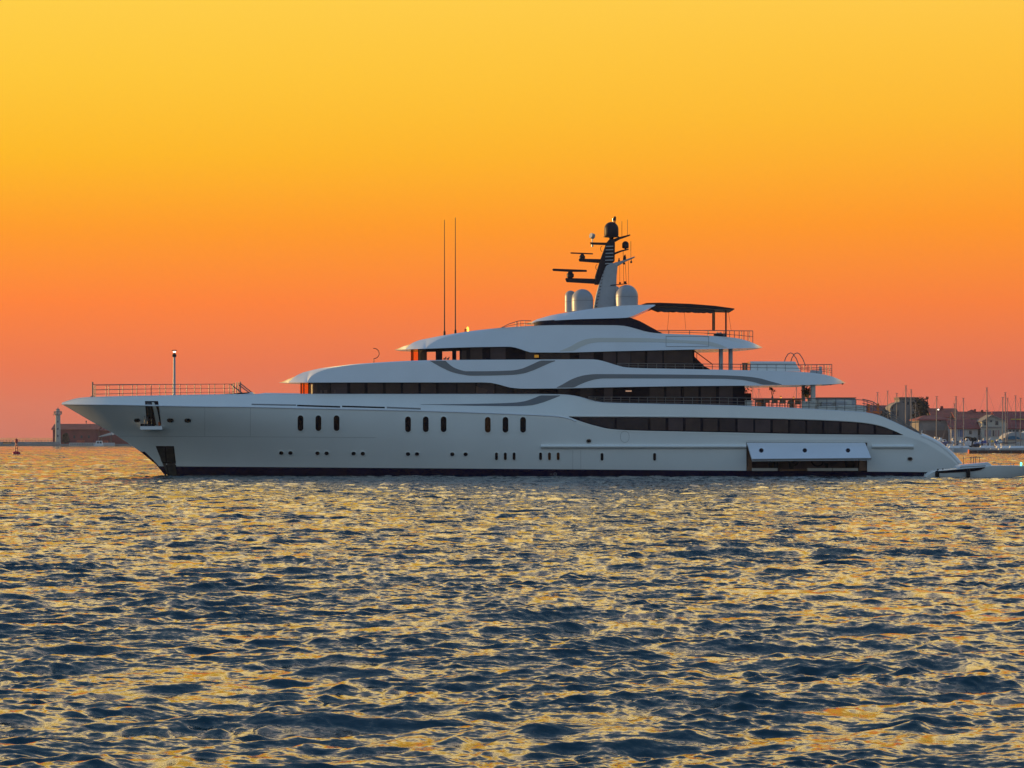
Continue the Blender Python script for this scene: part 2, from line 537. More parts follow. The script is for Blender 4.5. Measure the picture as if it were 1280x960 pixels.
# decals that are real slabs: a strip between two pixel curves on a surface, or an outline on it
def strip(name, top, bot, x0, x1, surf, out, m, parent, step=5, rows=3, back=0.06, build_it=True, mb=None):
    n = max(2, int(abs(x1 - x0) / step) + 1)
    xs = np.linspace(x0, x1, n)
    v, f = [], []
    R = rows + 1
    for lay, off in ((0, out), (1, -back)):
        for px in xs:
            t, b = top(px), bot(px)
            if b < t + 0.05: b = t + 0.05
            for r in range(R):
                py = t + (b - t) * r / rows
                v.append(W(px, py, -surf(px, py) - off))
    N = n * R
    for i in range(n - 1):
        for r in range(rows):
            a = i * R + r
            f.append((a, a + R, a + R + 1, a + 1)); f.append((N + a, N + a + 1, N + a + R + 1, N + a + R))
        a = i * R
        f.append((a, N + a, N + a + R, a + R)); a += rows
        f.append((a, a + R, N + a + R, N + a))
    for r in range(rows):
        for i in (0, n - 1):
            a = i * R + r
            f.append((a, a + 1, N + a + 1, N + a))
    if mb is not None:
        mb.add(v, f); return mb
    return build(name, v, f, m, parent, smooth=True, sharp=40)


def outline(name, pp, surf, out, m, parent, back=0.08, mb=None):
    n = len(pp)
    v = [W(a, b, -surf(a, b) - out) for a, b in pp] + [W(a, b, -surf(a, b) + back) for a, b in pp]
    cx, cy = sum(a for a, b in pp) / n, sum(b for a, b in pp) / n
    mid = [((a + cx) / 2, (b + cy) / 2) for a, b in pp]
    v += [W(a, b, -surf(a, b) - out) for a, b in mid] + [W(cx, cy, -surf(cx, cy) - out)]
    f = [list(range(n, 2 * n))] + [(i, (i + 1) % n, n + (i + 1) % n, n + i) for i in range(n)]
    f += [(i, (i + 1) % n, 2 * n + (i + 1) % n, 2 * n + i) for i in range(n)] + [(2 * n + i, 2 * n + (i + 1) % n, 3 * n) for i in range(n)]
    if mb is not None:
        mb.add(v, f); return mb
    return build(name, v, f, m, parent)


def qpatch(name, c, surf, out, m, parent, nx=4, ny=10, back=0.05, mb=None):
    """four pixel corners (top left, top right, bottom right, bottom left) laid on a surface as a thin slab"""
    v, f = [], []
    for off in (out, -back):
        for j in range(ny + 1):
            for i in range(nx + 1):
                u, w = i / nx, j / ny
                q = [(c[0][k] * (1 - u) + c[1][k] * u) * (1 - w) + (c[3][k] * (1 - u) + c[2][k] * u) * w for k in (0, 1)]
                v.append(W(q[0], q[1], -surf(*q) - off))
    R, N = nx + 1, (nx + 1) * (ny + 1)
    for j in range(ny):
        for i in range(nx):
            a = j * R + i
            f += [(a, a + 1, a + R + 1, a + R), (N + a, N + a + R, N + a + R + 1, N + a + 1)]
    edge = list(range(nx)) + [j * R + nx for j in range(ny)] + [ny * R + i for i in range(nx, 0, -1)] + [j * R for j in range(ny, 0, -1)]
    f += [(edge[k], N + edge[k], N + edge[(k + 1) % len(edge)], edge[(k + 1) % len(edge)]) for k in range(len(edge))]
    if mb is not None:
        mb.add(v, f); return mb
    return build(name, v, f, m, parent, smooth=True)


def ring(pp, pin, surf, out, mb, back=0.02):
    n = len(pp)
    v = [W(a, b, -surf(a, b) - out) for a, b in pp] + [W(a, b, -surf(a, b) - out) for a, b in pin] + \
        [W(a, b, -surf(a, b) + back) for a, b in pp] + [W(a, b, -surf(a, b) + back) for a, b in pin]
    f = []
    for i in range(n):
        j = (i + 1) % n
        f += [(i, j, n + j, n + i), (2 * n + i, 3 * n + i, 3 * n + j, 2 * n + j), (i, 2 * n + i, 2 * n + j, j), (n + i, n + j, 3 * n + j, 3 * n + i)]
    return mb.add(v, f)


def capsule(cx, cy, w, h, n=8):
    """rounded slot outline, w x h pixels"""
    r = min(w, h) / 2
    pts = []
    for q in range(4):
        for k in range(n // 2 + 1):
            a = math.pi / 2 * (q + k / (n // 2))
            sx = (w / 2 - r) * (1 if q in (0, 3) else -1); sy = (h / 2 - r) * (1 if q in (0, 1) else -1)
            pts.append((cx + sx + r * math.cos(a), cy + sy + r * math.sin(a)))
    out = []
    for p in pts:
        if not out or (abs(p[0] - out[-1][0]) + abs(p[1] - out[-1][1])) > 1e-3:
            out.append(p)
    if abs(out[0][0] - out[-1][0]) + abs(out[0][1] - out[-1][1]) < 1e-3: out.pop()
    return out


def porthole(name, cx, cy, w, h, m='port', frame=0.9, fm=None):
    o = outline(name, capsule(cx, cy, w, h), hull_b, 0.045, M[m], Y)
    mb = MB(); ring(capsule(cx, cy, w + 2 * frame, h + 2 * frame), capsule(cx, cy, w, h), hull_b, 0.075, mb)
    mb.build('frame', fm or M['white'], o)
    return o


for k, cx in enumerate((375.6, 398, 420.7, 510, 532.2, 554.5, 609.7, 631.8, 653.8)):
    porthole('hull_window', cx, (529 if cx < 450 else 530.4 if cx < 600 else 531), 7.2, 19.6, m='port' if k != 6 else 'pane_warm')
for cx, cy in ((351.5, 566.3), (363, 566.3), (396.8, 566.6), (408.2, 566.7), (442, 567), (453.5, 567.1), (510, 567.6), (521.2, 567.6), (565.3, 567.8), (582, 567.9)):
    porthole('porthole', cx, cy, 5.4, 4.6, frame=0.5)
for k, cx in enumerate((620.6, 631.6, 642.6, 675.7, 686.8, 697.7, 752.5, 818.2)):
    porthole('slot_window', cx, 570.4 if cx < 740 else 571, 3.6, 9.6, m='pane_warm' if k in (4, 5) else 'port', frame=0.5)
for cx, cy, w, h in ((171.5, 525.5, 6.5, 3.4), (212.8, 525.4, 7, 3.6), (234.6, 525.6, 7, 3.6), (736, 551.2, 5, 3.6), (1137.6, 573.6, 5.4, 3.8)):
    porthole('fairlead', cx, cy, w, h, frame=0.7, fm=M['steel'])

# boot paint wedge up the stem
outline('stem_paint', [(175.2, 564.2), (181, 564.6), (190, 573.5), (199, 583), (208, 592), (208, 596), (206.4, 594.5), (196.9, 581.5)], hull_b, 0.02, M['navy'], Y, back=0.01)

# anchor pocket
pocket = qpatch('anchor_pocket', [(194.6, 557.6), (217.4, 557.6), (221.8, 596), (209.8, 596)], hull_b, 0.02, M['black'], Y)
for q in ([(196.2, 559.2), (206, 559.2), (207.2, 577.5), (202, 577.5)], [(207.4, 559.2), (216.4, 559.2), (218.8, 577.5), (208.4, 577.5)],
          [(203, 579.2), (207.3, 579.2), (210.4, 594.5), (209.8, 594.5)], [(208.6, 579.2), (219, 579.2), (220.8, 595), (211.4, 595)]):
    qpatch('steel_panel', q, hull_b, 0.05, M['dark_steel'], pocket, back=0.0)

# side balcony at the bow: recess as a flat dark patch, hanging drape, rails and the folded-out platform
op = qpatch('balcony_shade_patch', [(181.2, 501.3), (197.6, 501.3), (201.6, 531.5), (183.6, 531.5)], hull_b, 0.02, M['frame'], Y, ny=16)  # flat slab on the hull; the recess shade is put into its colour
qpatch('inner_panel', [(183, 503), (188.6, 503), (190.5, 521), (185, 521)], hull_b, 0.04, M['dark_steel'], op, back=0)
qpatch('pale_cover', [(189.6, 502.8), (192.6, 502.8), (196.6, 513), (192, 514)], hull_b, 0.08, M['cream'], op, back=0)
qpatch('pale_cover', [(192, 514), (196.6, 513), (200, 531), (195.4, 531)], hull_b, 0.08, M['cream'], op, back=0)
qpatch('life_ring', [(197.6, 527.4), (199.8, 527.4), (200.6, 532), (198, 532)], hull_b, 0.10, M['orange'], op, back=0)
yb = -hull_b(190, 533)
mb = MB(); mb.pbox(175.2, 202.6, 532.8, 537, yb - 0.85, yb + 0.25)
plat = mb.build('balcony_platform', M['shell'], Y)
mb = MB(); mb.pbox(175.4, 192.5, 529.6, 532.6, yb - 0.8, yb - 0.05)
mb.build('platform_cushion', M['black'], plat)
mb = MB()
for px in (180.6, 184.4, 189.6):
    a, b = W(px, 532.8, yb - 0.8), W(px, 518.5, yb - 0.8)
    mb.tube([a, b], 0.022)
mb.tube([W(180.6, 518.6, yb - 0.8), W(189.6, 518.6, yb - 0.8)], 0.022); mb.tube([W(180.6, 525, yb - 0.8), W(189.6, 525, yb - 0.8)], 0.015)
mb.build('platform_rail', M['rail'], plat)

# freeing slots under the knuckle
for x0, x1, y0, y1, h, m in ((314.5, 370, 504.6, 505.6, 1.7, 'seam'), (371.4, 425.2, 505.9, 507.6, 1.9, 'black'),
                             (427.6, 481, 507, 508.5, 1.9, 'black'), (483.5, 525.8, 508.4, 510, 2.0, 'seam')):
    ln = lambda q, a=y0, b=y1, p=x0, r=x1: a + (b - a) * (q - p) / (r - p)
    strip('freeing_slot', ln, lambda q, f=ln, hh=h: f(q) + hh, x0, x1, hull_b, 0.012, M[m], Y, rows=1)
# seams of the shell plating
for px, a, b in ((256, 509.5, 545.5), (313, 510, 545.5), (716, 563, 587), (726, 563, 587)):
    strip('plating_seam', lambda q, a=a: a, lambda q, b=b: b, px - 0.12, px + 0.12, hull_b, 0.006, M['seam'], hull, step=1, rows=6)
strip('plating_seam', lambda q: 545.6 + (q - 256) * 0.006, lambda q: 545.85 + (q - 256) * 0.006, 150, 470, hull_b, 0.006, M['seam'], hull, rows=1)
mb = MB(); ring(capsule(781, 546, 11, 14.5), capsule(781, 546, 10.4, 13.9), hull_b, 0.006, mb); mb.build('side_hatch', M['seam'], hull)
mb = MB()
mb.tube([W(px, KN(px) + 0.1, -hull_b(px, KN(px)) - 0.0) for px in [77.5] + list(np.linspace(79, 720, 120))], 0.07, n=8)
mb.build('knuckle_rail', M['shell'], Y, smooth=True)
mb = MB()
mb.tube([W(px, TOP(px), -hull_b(px, TOP(px)) + 0.05) for px in list(np.linspace(78, 1149, 180))], 0.06, n=8)
mb.build('cap_rail', M['shell'], Y, smooth=True)
# heavy coaming that runs down the stern, both sides, and the sloping stern deck between
for sgn in (1, -1):
    mb = MB()
    mb.tube([(lambda p: (p[0], sgn * p[1], p[2]))(W(px, TOP(px) + 1.8, -hull_b(px, TOP(px)) + 0.24)) for px in np.linspace(1150.5, 1200, 18)], 0.28, n=18)
    mb.build('stern_coaming', M['gloss'], Y, smooth=True)
mb = MB(); mb.tube([W(1151.5, 541.5, -5.5), W(1152.4, 537.6, -5.5)], 0.10); mb.build('stern_bollard', M['steel'], Y, smooth=True)
# rubbing strake in two lengths
for x0, x1 in ((676, 933), (1090, 1142)):
    o = strip('rubbing_strake', lambda q: 556.2, lambda q: 561.4, x0, x1, lambda a, b: hull_b(a, b) + 0.30 * (1 - min(1, abs(b - 558.2) / 3.3) ** 2), 0.0, M['white'], Y, rows=6, back=0.35)

# thruster mark on the boot paint
mb = MB(); ring(capsule(694, 592.6, 4.2, 4.2), capsule(694, 592.6, 3.3, 3.3), hull_b, 0.02, mb)
strip('x', lambda q: 592.3, lambda q: 592.9, 692.4, 695.6, hull_b, 0.02, None, None, mb=mb, step=2, rows=1)
strip('x', lambda q: 592.3, lambda q: 592.8, 687.5, 690.5, hull_b, 0.02, None, None, mb=mb, step=2, rows=1)
mb.build('thruster_mark', mat('faded_mark', (0.16, 0.17, 0.2), rough=0.6), Y)

# ---------------------------------------------------------------- main-deck window band in the hull
WB_T = Curve([(711, 520.6), (720, 521), (800, 521.3), (870, 521.8), (1000, 524.4), (1060, 527), (1082, 529), (1100, 532.4), (1115, 537.4), (1129, 543.6)])
WB_B = Curve([(711, 521), (722, 525.3), (745, 532.4), (762, 536.2), (780, 537.6), (850, 539.4), (900, 540.4), (1000, 542.4), (1129, 543.9)])
band = strip('window_band', WB_T, WB_B, 711, 1129, hull_b, 0.012, M['frame'], Y, step=4)
for k, (x0, x1) in enumerate(((724, 768), (771, 810), (813, 832), (835.5, 853.7), (857, 875.6), (879, 897), (900, 919), (922, 941.6), (944, 963), (966, 985), (988, 1006.6),
                              (1009, 1027.6), (1030, 1049), (1052, 1071), (1073.7, 1092), (1095, 1116))):
    strip('window_pane', lambda q: WB_T(q) + 1.2, lambda q: WB_B(q) - 1.2, x0, x1, hull_b, 0.03, M[('pane_a', 'pane_a', 'pane_b', 'pane_c', 'pane_b', 'pane_b', 'pane_a', 'pane_c', 'pane_c', 'pane_b', 'pane_a')[k % 11]], band, step=3, back=0.01)
strip('band_lip', lambda q: WB_T(q) - 1.5, lambda q: WB_T(q) - 0.7, 712, 1110, hull_b, 0.05, M['white'], Y, rows=1, back=0.02)
strip('band_sill', lambda q: WB_B(q) + 0.3, lambda q: WB_B(q) + 1.2, 714, 1129, hull_b, 0.05, M['white'], Y, rows=1, back=0.02)


# ---------------------------------------------------------------- superstructure shells
class Shell:
    """a deck band: side face up to a crease, a chamfer above it, and a raked panel across the front"""
    def __init__(s, top, bot, nose, c1, c2, yt, xc, xs, L1, tilt):
        s.top, s.bot, s.nose, s.c1, s.c2, s.yt = Curve(top), Curve(bot), Curve(nose), Curve(c1), Curve(c2), Curve(yt)
        s.x0, s.x1, s.xc, s.xs, s.L1, s.tilt = top[0][0], top[-1][0], xc, xs, L1, tilt      # xc: last station of the front panel, xs: first of the side face
        s.ycor = s.nose(c1[0][0])

    def section(s, q):
        """[(py, half breadth)] from the lower edge up to the middle of the deck"""
        B = s.bot(q); T = min(s.top(q), B - 0.08)
        w = min(max((s.x1 - q) / s.L1, 0), 1); tail = max(0.01, 1 - (1 - w) ** 2.4) ** 0.5
        b = max(s.nose(q) * tail, 0.03)
        c2 = B if q < s.xs else min(max(s.c2(q), T), B)
        if q > s.x1 - s.L1:                                     # the overhang rounds off towards its tip
            c2 = T + (c2 - T) + (B - T) * 0.45 * (1 - w)
            c2 = min(c2, B - 0.02)
        b2 = b * (1 - s.tilt * (B - c2) / max(B - T, 0.1)) if q >= s.xs else b
        if q < s.c1.x[0]:
            c1, b1 = B, b
        elif q < s.xc:
            c1, b1 = min(max(s.c1(q), T), B), min(s.ycor, b)
        else:
            c1, b1 = T, min(s.yt(q) * tail, b2)
        bt = 0.0 if q < s.xc else b1
        lev = [(B + (c2 - B) * i / 5, b + (b2 - b) * i / 5) for i in range(6)]
        lev += [(c2 + (c1 - c2) * i / 4, b2 + (b1 - b2) * (i / 4) ** 1.25) for i in range(1, 5)]
        lev += [(c1 + (T - c1) * i / 3, b1 + (bt - b1) * i / 3) for i in range(1, 4)]
        lev.append((T, 0.0))
        return lev, b

    def surf(s, q, py):
        lev, b = s.section(q)
        for (p0, y0), (p1, y1) in zip(lev[:-1], lev[1:]):
            if p0 >= py >= p1 and p0 > p1:
                return y0 + (y1 - y0) * (p0 - py) / (p0 - p1)
        return b if py > lev[0][0] else lev[-2][1]

    def make(s, name, m, parent):
        a = s.c1.x[0]
        xs = np.unique(np.round(np.concatenate([s.x0 + (a - s.x0) * np.linspace(0, 1, 12) ** 1.5, np.linspace(a, s.xc, 9), np.linspace(s.xc, s.xs, 9), np.linspace(s.xs, s.xs + 100, 40),
                                       np.linspace(s.xs + 100, s.x1 - s.L1, max(6, int((s.x1 - s.L1 - s.xs - 100) / 6))) if s.x1 - s.L1 > s.xs + 100 else [s.xs + 50],
                                       s.x1 - s.L1 * np.linspace(1, 0, 20) ** 1.6]), 3))
        xs = xs[xs <= s.x1]
        v, f = [], []
        for q in xs:
            lev, b = s.section(q)
            x = W(q, s.bot(q), -b)[0]
            half = [(y, CAM_H - (py - Y_HOR) * (DIST - b) / F_PX) for py, y in lev]
            v += [(x, -y, z) for y, z in half] + [(x, y, z) for y, z in half[:-1][::-1]]
        R = 2 * len(lev) - 1
        for i in range(len(xs) - 1):
            for k in range(R):
                a, b2 = i * R + k, i * R + (k + 1) % R
                f.append((a, b2, b2 + R, a + R))
        f.append(list(range(R))); f.append([(len(xs) - 1) * R + k for k in range(R)])
        return build(name, v, f, m, parent, smooth=True, sharp=20)


S1 = Shell(top=[(349, 478), (358, 472.6), (373.7, 466), (385, 462.8), (400, 459.8), (420, 457.3), (440, 455.0), (470, 453), (500, 451.3), (540, 450),
                (640, 449.4), (738, 449), (748, 449.8), (757, 452), (770, 456), (782, 459), (800, 460), (850, 461), (990, 464.2), (1015, 465.8), (1035, 469), (1050, 474.4), (1057, 478.6)],
           bot=[(349, 478.3), (470, 478), (600, 478), (612, 478.4), (625, 481), (640, 484.8), (655, 485.8), (700, 485.5), (760, 484.2), (860, 482.6), (940, 482), (1000, 481.2), (1040, 480.2), (1057, 479)],
           nose=[(349, 0.03), (350.5, 1.3), (354, 2.4), (360.5, 3.3), (373, 4.7), (384, 5.55), (420, 5.75), (1057, 5.75)],
           c1=[(360.5, 478), (364.5, 473.4), (369.5, 469), (377, 465)],
           c2=[(384, 478), (387.5, 471.6), (393, 467.5), (402, 463.3), (416, 459.7), (438, 456.6), (470, 454.4), (500, 452.6), (560, 450.9), (738, 450.0), (757, 453), (782, 460), (990, 465.2), (1057, 478.8)],
           yt=[(377, 3.3), (400, 4.3), (440, 4.9), (500, 5.25), (560, 5.4), (1057, 5.4)], xc=377, xs=384, L1=70, tilt=0.06)
S2 = Shell(top=[(493, 437), (500, 433), (510, 429), (520, 425.2), (540, 421.2), (560, 417.7), (600, 412), (640, 408.4), (665, 407), (700, 406), (768, 406.2), (780, 407), (795, 410.5), (808, 414.2), (822, 416.2),
                (860, 417.8), (900, 420.2), (918, 422), (932, 425), (945, 430), (953, 434)],
           bot=[(493, 437.2), (540, 435.6), (600, 433.8), (636, 433.4), (645, 434.6), (655, 438), (665, 440.6), (700, 440.6), (770, 439), (860, 437), (920, 435.6), (953, 434.6)],
           nose=[(493, 0.03), (494.6, 1.2), (498.5, 2.2), (506.5, 3.1), (519, 4.3), (531.8, 5.0), (575, 5.2), (953, 5.2)],
           c1=[(506.5, 436.8), (510.5, 432), (515.5, 428), (524, 424.2)],
           c2=[(531.8, 436), (535, 432), (539.6, 429), (547.4, 424.4), (555, 421.7), (569, 418.8), (588, 416), (606, 413.8), (640, 410), (700, 407), (780, 408), (808, 415), (900, 421.2), (953, 434.2)],
           yt=[(524, 3.1), (550, 4.1), (600, 4.6), (660, 4.8), (953, 4.8)], xc=524, xs=531.8, L1=55, tilt=0.10)
S3 = Shell(top=[(656, 404), (664, 401), (676, 397.4), (690, 393.4), (720, 388.5), (745, 385), (770, 382.3), (790, 381), (821, 380.4)],
           bot=[(656, 404.4), (680, 401.6), (720, 399.2), (760, 398), (783, 397.2), (792, 394.5), (802, 390), (821, 381.2)],
           nose=[(656, 0.03), (658, 1.2), (661, 1.9), (664, 2.3), (680, 3.2), (703, 3.9), (735, 4.0), (821, 4.0)],
           c1=[(664, 403.6), (667, 401), (671, 399)],
           c2=[(703, 400), (707, 396.6), (712, 393.6), (729, 388.9), (760, 384), (790, 381.8), (821, 380.9)],
           yt=[(671, 2.3), (700, 3.0), (740, 3.5), (821, 3.6)], xc=671, xs=703, L1=4, tilt=0.12)
sh1 = S1.make('deck_shell', M['shell'], Y)
sh2 = S2.make('deck_shell', M['shell'], Y)
sh3 = S3.make('roof_shell', M['shell'], Y)

# stripes
C = Curve
ST = 0.02
strip('silver_stripe', C([(557, 451), (560, 454), (566, 458.6), (574, 462), (583, 464), (600, 464), (640, 463), (652, 460.8), (664, 456), (678, 450.6), (694, 450.6)]),
      C([(536, 451), (545, 455.5), (555, 460.8), (566, 465.4), (577, 468), (590, 469.6), (640, 468.6), (655, 466.6), (666, 463), (680, 457), (694, 451.4), (697, 450.8)]), 557, 694, S1.surf, ST, M['stripe'], sh1, step=2.5)
strip('silver_stripe', lambda q: 450.9, C([(537.5, 451), (545, 455.5), (555, 460.8), (557, 461.6)]), 537.5, 557, S1.surf, ST, M['stripe'], sh1, step=2.5)
strip('silver_stripe', C([(526, 505.4), (560, 505.2), (600, 504.6), (643, 503.2), (656, 501.4), (668, 497.4), (677, 494.2), (700, 494.2)]),
      C([(526, 505.7), (560, 506.4), (600, 507.2), (648, 507.6), (664, 506.6), (676, 503.8), (688, 499.6), (700, 494.8)]), 526, 700, hull_b, ST, M['stripe'], hull, step=2.5)
strip('silver_stripe', C([(696, 484.2), (704, 480), (712, 475.4), (722, 471.2), (732, 468.8), (745, 467.6), (800, 467.8), (900, 469), (935, 470.8), (950, 473), (963, 476.6), (977, 480.4)]),
      C([(696, 484.6), (716, 484.4), (724, 481), (734, 477), (744, 474.2), (756, 473), (800, 473), (900, 473.4), (925, 474.6), (942, 477.6), (955, 480.8), (977, 481)]), 696, 977, S1.surf, ST, M['stripe'], sh1, step=2.5)
strip('pale_stripe', C([(700, 438.6), (712, 433.5), (724, 427), (735, 423.4), (750, 422.2), (800, 422.4), (850, 425), (885, 426.8), (900, 430.6), (909, 434.6)]),
      C([(700, 439.2), (716, 438.4), (727, 433), (740, 428.6), (752, 427.4), (800, 427.4), (850, 428.6), (880, 430.4), (893, 433.4), (909, 435)]), 700, 909, S2.surf, ST, M['pale_stripe'], sh2, step=2.5)
mb = MB()
ring([(832.4, 420), (886, 420), (886, 433.2), (832.4, 433.2)], [(832.8, 420.4), (885.6, 420.4), (885.6, 432.8), (832.8, 432.8)], S2.surf, 0.03, mb)
mb.build('locker_door', M['seam'], sh2)


# ---------------------------------------------------------------- glazed houses under the shells
def house(name, x0, x1, top, bot, bf, m, parent, near_only=False, slope=0.0, thick=0.35):
    xs = np.linspace(x0, x1, max(2, int((x1 - x0) / 6) + 2))
    v, f = [], []
    for q in xs:
        b = bf(q)
        f_ = (DIST - b) / F_PX
        x = (q - 640) * f_
        zt = CAM_H - (top(q) - Y_HOR) * f_; zb = CAM_H - (bot(q) - Y_HOR) * f_
        yf = -b + thick if near_only else b
        v += [(x, -b, zb), (x, -b, zt), (x, yf, zt), (x, yf, zb)]
    for i in range(len(xs) - 1):
        for k in range(4):
            a, c = i * 4 + k, i * 4 + (k + 1) % 4
            f.append((a, c, c + 4, a + 4))
    f += [(0, 1, 2, 3), tuple((len(xs) - 1) * 4 + k for k in range(4))]
    return build(name, v, f, m, parent, smooth=True)


b_l2 = lambda q: 5.0 * max(0.02, (1 - (1 - min(max((q - 375) / 30, 0), 1)) ** 2.2)) ** 0.5
b_l3 = lambda q: 4.55 * max(0.02, (1 - (1 - min(max((q - 513) / 26, 0), 1)) ** 2.2)) ** 0.5
l2_top, l2_bot = (lambda q: S1.bot(q) - 0.4), (lambda q: TOP(q) + 1.6)
l3_top, l3_bot = (lambda q: S2.bot(q) - 0.4), (lambda q: S1.top(q) + 1.8)
h2 = house('upper_saloon', 386, 931, l2_top, l2_bot, b_l2, M['frame'], Y)
flat2 = lambda px, py: b_l2(px)
flat3 = lambda px, py: b_l3(px)


def panes(lst, tf, bf, surf, parent, out=0.03):
    for x0, x1, m in lst:
        strip('window_pane', lambda q: tf(q) + 1.2, lambda q: bf(q) - 2.2, x0, x1, surf, out, M[m], parent, step=4, back=0.01)


panes([(388, 412, 'pane_a'), (414, 434, 'pane_c'), (438, 455.6, 'pane_b'), (459.5, 478.7, 'pane_b'), (482, 501, 'pane_b'), (503.8, 523, 'pane_b'), (526, 545, 'pane_b'),
       (548, 570, 'pane_a'), (572, 594, 'pane_b'), (596, 618, 'pane_c'), (620, 640, 'pane_a'), (643, 675, 'pane_a'), (697, 712, 'pane_a'), (725, 741, 'pane_a'), (755, 766, 'pane_c'),
       (812, 830, 'pane_b'), (833, 851, 'pane_b'), (855, 873, 'pane_b'), (876, 895, 'pane_b'), (899, 916, 'pane_c')], l2_top, l2_bot, flat2, h2)
# little lit name board and things seen through the panes
mb = MB(); strip('p', lambda q: 488, lambda q: 489.6, 782, 789.6, flat2, 0.05, None, None, mb=mb, step=2, rows=1, back=-0.01)
mb.build('name_board', mat('lit_board', (0.5, 0.3, 0.2), emit=(1, 0.55, 0.35), estr=0.35), h2)
blind = mat('blind_cloth', (0.10, 0.055, 0.045), rough=0.8)
outline('window_blind', [(594.8, 482.6), (609.4, 487.4), (608.4, 490.6), (594.8, 492)], flat2, 0.045, blind, h2, back=-0.03)
for a, b in ((616.6, 618), (400.5, 402.4), (405, 409), (417.6, 419.6)):
    strip('window_blind', lambda q: 487.6, lambda q: 491.6, a, b, flat2, 0.045, blind, h2, step=1, rows=1, back=-0.03)
# curved clear front glass
for nm, a, b, tf, bf, fb in (('front_glass', 375.0, 385.8, l2_top, l2_bot, b_l2), ('front_glass', 513.2, 523.2, l3_top, l3_bot, b_l3)):
    xs = a + (b - a) * np.linspace(0, 1, 9) ** 2
    v, f = [], []
    pts = []
    for q in xs:
        bb = fb(q); ff = (DIST - bb) / F_PX
        pts.append(((q - 640) * ff, -bb, CAM_H - (tf(q) - Y_HOR) * ff, CAM_H - (bf(q) - Y_HOR) * ff))
    pts = pts[::-1] + [(x, -y, zt, zb) for x, y, zt, zb in pts]
    for x, y, zt, zb in pts: v += [(x, y, zb), (x, y, zt)]
    f = [(2 * i, 2 * i + 1, 2 * i + 3, 2 * i + 2) for i in range(len(pts) - 1)]
    g = build(nm, v, f, M['glass'], Y, smooth=True)
    for i in (0, 5, 12, 17):
        x, y, zt, zb = pts[min(i, len(pts) - 1)]
        mb = MB(); mb.tube([(x, y, zb), (x, y, zt)], 0.05); mb.build('glass_mullion', M['frame'], g)
# bridge: open glazing near the front, so the sky shows through
h3 = house('wheelhouse', 587, 868, l3_top, l3_bot, b_l3, M['frame'], Y)
for a, b in ((523.2, 533.5), (544.6, 552.8), (565.2, 570.4), (574.4, 577), (583, 587)):
    house('window_pillar', a, b, l3_top, l3_bot, b_l3, M['frame'], h3, near_only=True)
for a, b, m in ((534, 544.6, 'clear'), (553, 565.2, 'clear'), (570.4, 574.4, 'clear'), (577, 583, 'pane_b')):
    strip('window_pane', l3_top, l3_bot, a, b, flat3, -0.05, M[m], h3, back=0.07, step=3)
house('window_header', 523, 587, l3_top, lambda q: l3_top(q) + 4.4, b_l3, M['frame'], h3, near_only=True, thick=0.3)
panes([(588, 603, 'pane_b'), (613, 632, 'pane_c'), (657, 671, 'pane_b'), (675, 712, 'pane_b'), (724, 742, 'pane_c'), (754, 770, 'pane_c'), (772, 788, 'pane_c'), (789, 806, 'pane_b'), (809, 828, 'pane_c'), (830, 866, 'pane_b')],
      l3_top, l3_bot, flat3, h3)
mb = MB(); strip('p', lambda q: 443.5, lambda q: 447, 668, 673.5, flat3, 0.05, None, None, mb=mb, step=2, rows=1, back=-0.03)
mb.build('amber_lamp', mat('amber', (0.3, 0.15, 0.01), emit=(1, 0.45, 0.02), estr=0.25), h3)
# helm chairs in silhouette
mb = MB()
for px in (555.5, 559.5):
    mb.prism([(px - 1.2, 449.5), (px + 1.4, 449.5), (px + 2.6, 446.2), (px + 1.6, 446), (px + 0.6, 447.8), (px - 1.2, 447.8)], -2.5 if px < 557 else -1.2, 0.3)
mb.build('helm_chair', M['black'], h3)
# dark glass under the top roof
T4 = Curve([(658, 403.2), (680, 400.8), (720, 398.6), (783, 396.4), (796, 399.8), (812, 408), (829, 417.2)])
B4 = lambda q: S2.top(q) + 0.8
b_l4 = lambda q: 3.7 * max(0.02, (1 - (1 - min(max((q - 658) / 40, 0), 1)) ** 2.2)) ** 0.5
h4 = house('sun_deck_glass', 668, 829, T4, B4, b_l4, mat('navy_glass', (0.008, 0.008, 0.022), rough=0.4, spec=0.1), Y)
# aft stairs: dark diagonal screens
for name, pp in (('stair_screen', [(866.5, 437), (868, 446), (880, 457.5), (888, 462), (862, 462), (862, 437)]),):
    mb = MB(); mb.prism(pp, -4.2, 0.25); mb.build(name, M['frame'], Y)
mb = MB()
for yy in (-3.6, -2.6):
    mb.tube([W(868, 438.6, yy), W(890, 455, yy)], 0.04); mb.tube([W(871, 441, yy), W(871, 455, yy)], 0.025)
    mb.tube([W(842, 439, yy - 0.9), W(866, 455, yy - 0.9)], 0.05)
mb.build('stair_handrail', M['mast_dark'], Y)

# pillars under the overhangs
def pillar(px0, px1, py0, py1, yc, m):
    w = (px1 - px0) * mpp(yc)
    mb = MB(); a = W((px0 + px1) / 2, py1, yc); z1 = W(0, py0, yc)[2]
    r = w / 2
    v = []
    K = 12
    for z in (a[2], z1):
        for k in range(K):
            t = 2 * math.pi * k / K
            v.append((a[0] + r * math.copysign(abs(math.cos(t)) ** 0.5, math.cos(t)), yc + 0.4 * math.copysign(abs(math.sin(t)) ** 0.5, math.sin(t)), z))
    f = [(k, (k + 1) % K, K + (k + 1) % K, K + k) for k in range(K)] + [list(range(K)), list(range(K, 2 * K))]
    return build('deck_pillar', v, f, M[m], Y, smooth=True)


